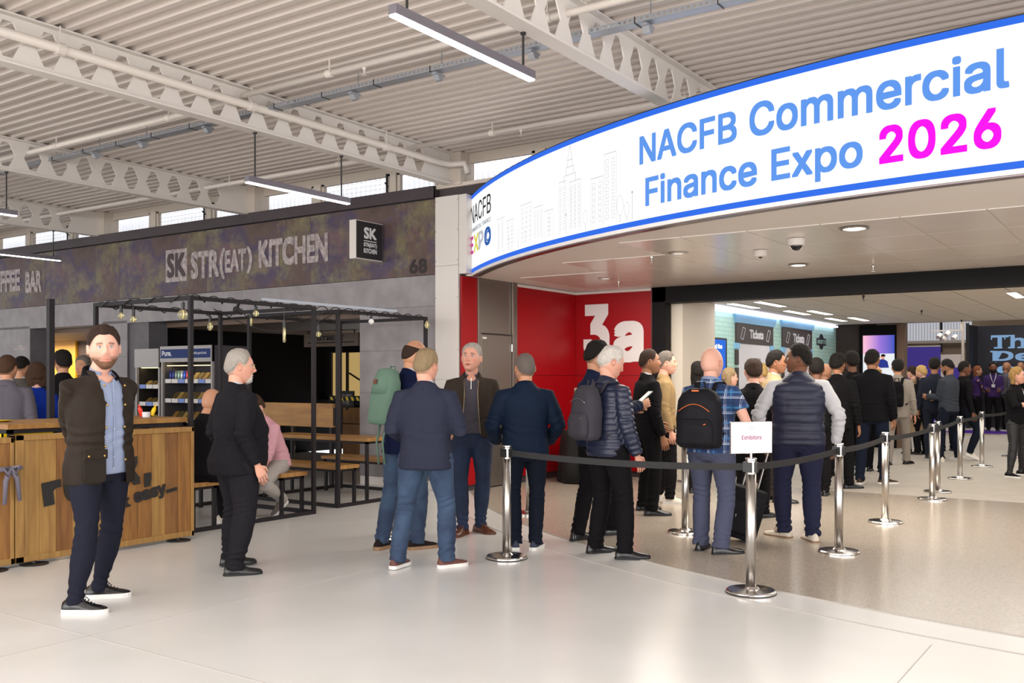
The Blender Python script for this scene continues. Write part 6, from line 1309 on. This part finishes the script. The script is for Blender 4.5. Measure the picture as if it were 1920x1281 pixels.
P30 = person(atZ(1729, 853), 1.78, -50, 'blonde woman with loosely pinned hair in a black blazer looking left', **D, fem=1, skin='fair', hair='bun', hairc='lblond', head=(-15, 8, 0), R=(.05, .35, 1.15), trousers=M_blk, tops=SUIT(M_blk), collars=[shirt_collar()])
phone_at(P30, (.04, .42, 1.22), 'phone held by the blonde woman in the black blazer')
person(atZ(1752, 860), 1.92, 5, 'man in a dark slate suit behind the bearded man', **D, skin='tan', hair='short', hairc='black', trousers=C_('slate_suit', '20232e'), tops=[ts(C_('slate_suit', '20232e'))])
P32 = person(((1796, 863, -40), (1762, 866, -50)), 1.90, -55, 'bearded man in a graphite overshirt looking down to the left', hi=True, skin='tan', hair='short', hairc='black', thick=.007, beard=.006, stubble=.6, head=(-12, 20, 0), L=(-.10, .34, 1.12), R=(.12, .32, 1.10), trousers=M_jeank, shoe=(M_sneak_w, M_sole_w, 1), tops=[ts(M_dshirt, hem=.86, infl=.010)], collars=[coat_collar(M_dshirt, h=.035, gap=20)])
e = empty('water_bottle', P32[0].location, P32[0].rotation_euler.z, label='clear bottle in the hand of the bearded man in graphite', cat='bottle'); c = P32[-1]((.0,.40,1.16)); MB().tube([c, c+Vector((.02,.0,.12)), c+Vector((.024,0,.15))], [.022,.022,.010], 12).build('bottle', M_brushed, e, smooth=True)
person(atZ(1777, 846), 1.83, -20, 'sandy haired person behind the bearded man in graphite', **D, skin='mid', hair='short', hairc='blond', thick=.018, trousers=M_blk, tops=[ts(M_blk)])
person(((1818, 864, 75, .07), (1794, 861, 50)), 1.86, 60, 'dark skinned man in black with white trainers stepping right', hi=False, skin='brown', hair='short', hairc='black', thick=.003, head=(10, 0, 0), trousers=M_jeank, shoe=(M_sneak_w, M_sole_w, 1), tops=[ts(M_blk)])
def stage(px, py, H, face, lab, **k): x, y = atZ(px, py, .1); return person((x, y), H, face, lab, hi=False, z=.1, **k)
stage(1831, 807, 1.78, 80, 'woman with long auburn hair in a purple top on the stand platform', fem=1, skin='mid', hair='long', hairc='ginger', hlen=.2, head=(10, 5, 0), R=(.08, .38, .95), L=(-.05, .36, .95), sleeve='roll', trousers=M_blk, tops=[ts(M_purp, sleeve='short', hem=.86)])
P36 = stage(1862, 808, 1.88, 178, 'bearded man in a purple shirt with a white lanyard on the stand platform', skin='brown', hair='short', hairc='black', thick=.012, beard=.01, R=(.15, .28, 1.05), L=(-.14, .28, 1.05), trousers=M_blk, tops=[ts(M_purp, hem=.86)])
MB().tube([P36[-1](p) for p in ((.07,.03,1.48),(.05,.13,1.36),(0,.15,1.20),(-.05,.13,1.36),(-.07,.03,1.48))], .009, 6).build('lanyard', M_white_s, P36[0], smooth='all'); MB().prism([P36[-1](p) for p in ((-.04,.15,1.12),(.04,.15,1.12),(.04,.15,1.2),(-.04,.15,1.2))], (0,.004,0)).build('badge', M_white_s, P36[0])
stage(1886, 806, 1.90, 60, 'bald man in a grey shirt by the stand, left one of two bald heads', skin='tan', hair='bald', trousers=M_blk, tops=[ts(M_polo)])
stage(1913, 806, 1.90, 20, 'bald man at the right edge of the picture by the stand', skin='tan', hair='bald', trousers=M_blk, tops=[ts(M_blk)])
P39 = person(((1893, 896, 118), (1915, 892, 95)), 1.70, 118, 'blonde woman in black with a raised hand walking at the right edge', fem=1, skin='pink', hair='bob', hairc='blond', hlen=.06, head=(-20, 0, 0), sleeve='roll', R=(.10, .34, 1.20), L=(-.2, .2, 1.0), hintR=(.8, -.5, -.6), handR=dict(palm=(-.5, .8, .3), curl=.15, spread=1.0, bend=(0,.1,.7)),
    trousers=M_blks, lw=.95, hemr=.045, bunch=.6, shoe=(C_('black_plimsoll', '1a1618'), M_sole_w, 1), tops=[ts(M_blk, name='zip_hoodie', sleeve='roll', hem=.86, infl=.010)], collars=[coat_collar(M_blk, h=.04, gap=25)])
MB().tube([P39[-1](p) for p in ((0,.11,1.43),(0,.146,1.3),(0,.15,1.1),(0,.14,.88))], .003, 6).build('zip', M_chrome, P39[0], smooth='all')
# group behind the bar table, far left
def ptd(px, d): return XY(px, d)
person(ptd(13, 9.9), 1.76, 12, 'man in a grey suit cut by the left edge, behind the bar table', w=1.05, skin='mid', hair='short', hairc='brown', thick=.006, head=(15, 0, 0), trousers=M_blk, tops=SUIT(M_gsuit2), collars=[shirt_collar(), coat_collar(M_gsuit2)])
person(ptd(38, 12.2), 1.80, 20, 'second man in grey with short black hair beyond the first at far left', **D, skin='mid', hair='short', hairc='black', thick=.008, head=(10, 18, 0), trousers=M_blk, tops=SUIT(C_('taupe_suit', '4e4844')), collars=[shirt_collar()])
person(ptd(69, 10.4), 1.68, 0, 'woman in a cobalt blue jacket with a brown bob', fem=1, w=1.08, skin='fair', hair='bob', hairc='brown', hlen=.05, thick=.016, trousers=M_blk, tops=[ts(M_cob, hem=.84)])
person(ptd(118, 11.6), 1.86, -6, 'black haired man in a black suit in front of the yellow wall', skin='mid', hair='short', hairc='black', thick=.012, head=(-12, 0, 0), trousers=M_blk, tops=SUIT(M_blk), collars=[shirt_collar(), coat_collar(M_blk)])
person(ptd(158, 13.2), 1.83, 215, 'grey haired man half hidden behind the bearded man in the waxed jacket', **D, skin='mid', hair='short', hairc='sgrey', trousers=M_blk, tops=[ts(M_blk)])
# seated men in the left pod
def seated(x, y, wang, H, lab, **k):
    ray = math.degrees(math.atan2(y, x)); return person((x, y), H, ray-wang, lab, seat=k.pop('seat', .47), **k)
seated(6.15, 8.06, 0, 1.80, 'bald man in black seated on the bench behind the planked counter', skin='mid', hair='bald', lean=12, feet=((.12, .44, 5), (-.12, .40, -5)), R=(.16, .36, .98), L=(-.16, .36, .98), trousers=M_blk, shoe=(M_sneak_w, M_sole_w, 1), tops=[ts(M_blk, hem=.88, infl=.012)])
seated(7.30, 8.20, 180, 1.76, 'person in a pink shirt and stone trousers seated on the bench, head hidden', skin='fair', hair='short', hairc='brown', lean=24, head=(0, 15, 0), feet=((.12, .40, 5), (-.13, .02, 0, .10)), R=(.18, .40, 1.0), L=(-.18, .40, 1.0), sleeve='roll', trousers=M_stone, shoe=(C_('grey_suede', '5a524e'), M_sole_w, 1), tops=[ts(M_pinks, name='shirt', hem=.90, infl=.004, sleeve='roll')])
# trolley case behind the front post
x, y = atZ(1378, 1016); e = empty('trolley_case', (x, y, .0), TH-PI/2-.3, label='black trolley case with extended handle beside the bald man', cat='suitcase'); e.rotation_euler = (0.0, .26, TH-PI/2-.3)
r = MB(); r.rings([[(a*math.copysign(abs(math.cos(t))**.45, math.cos(t)), b*math.copysign(abs(math.sin(t))**.45, math.sin(t)), z) for t in [2*PI*j/32 for j in range(32)]] for z, a, b in ((.05,.16,.10),(.07,.175,.115),(.3,.18,.12),(.50,.175,.115),(.52,.16,.10))])
finish_cloth(remeshed(r, .009, 5), 'shell', C_('case_nylon', '161518', .7), e, lambda P, N: .002*vnoise(P, 3, 20))
r = MB(); r.rings([[(a*math.copysign(abs(math.cos(t))**.5, math.cos(t)), -.125+b*math.sin(t), z) for t in [2*PI*j/24 for j in range(24)]] for z, a, b in ((.10,.13,.02),(.12,.145,.035),(.38,.145,.035),(.41,.12,.02))]); finish_cloth(remeshed(r, .009, 4), 'front_pocket', C_('case_nylon', '161518'), e)
for s in (1, -1): MB().tube([(s*.07,.10,.5),(s*.07,.10,.92)], .009, 8).build('handle_pole', M_brushed, e); MB().tube([(s*.14-.012,.06,.03),(s*.14+.012,.06,.03)], .03, 16).build('wheel', M_black, e); MB().bar((s*.05,-.165,.28),(s*.05,-.165,.25),.008).build('zip_pull', M_chrome, e)
MB().tube([(-.085,.10,.925),(.085,.10,.925)], .014, 10).build('grip', M_black, e)
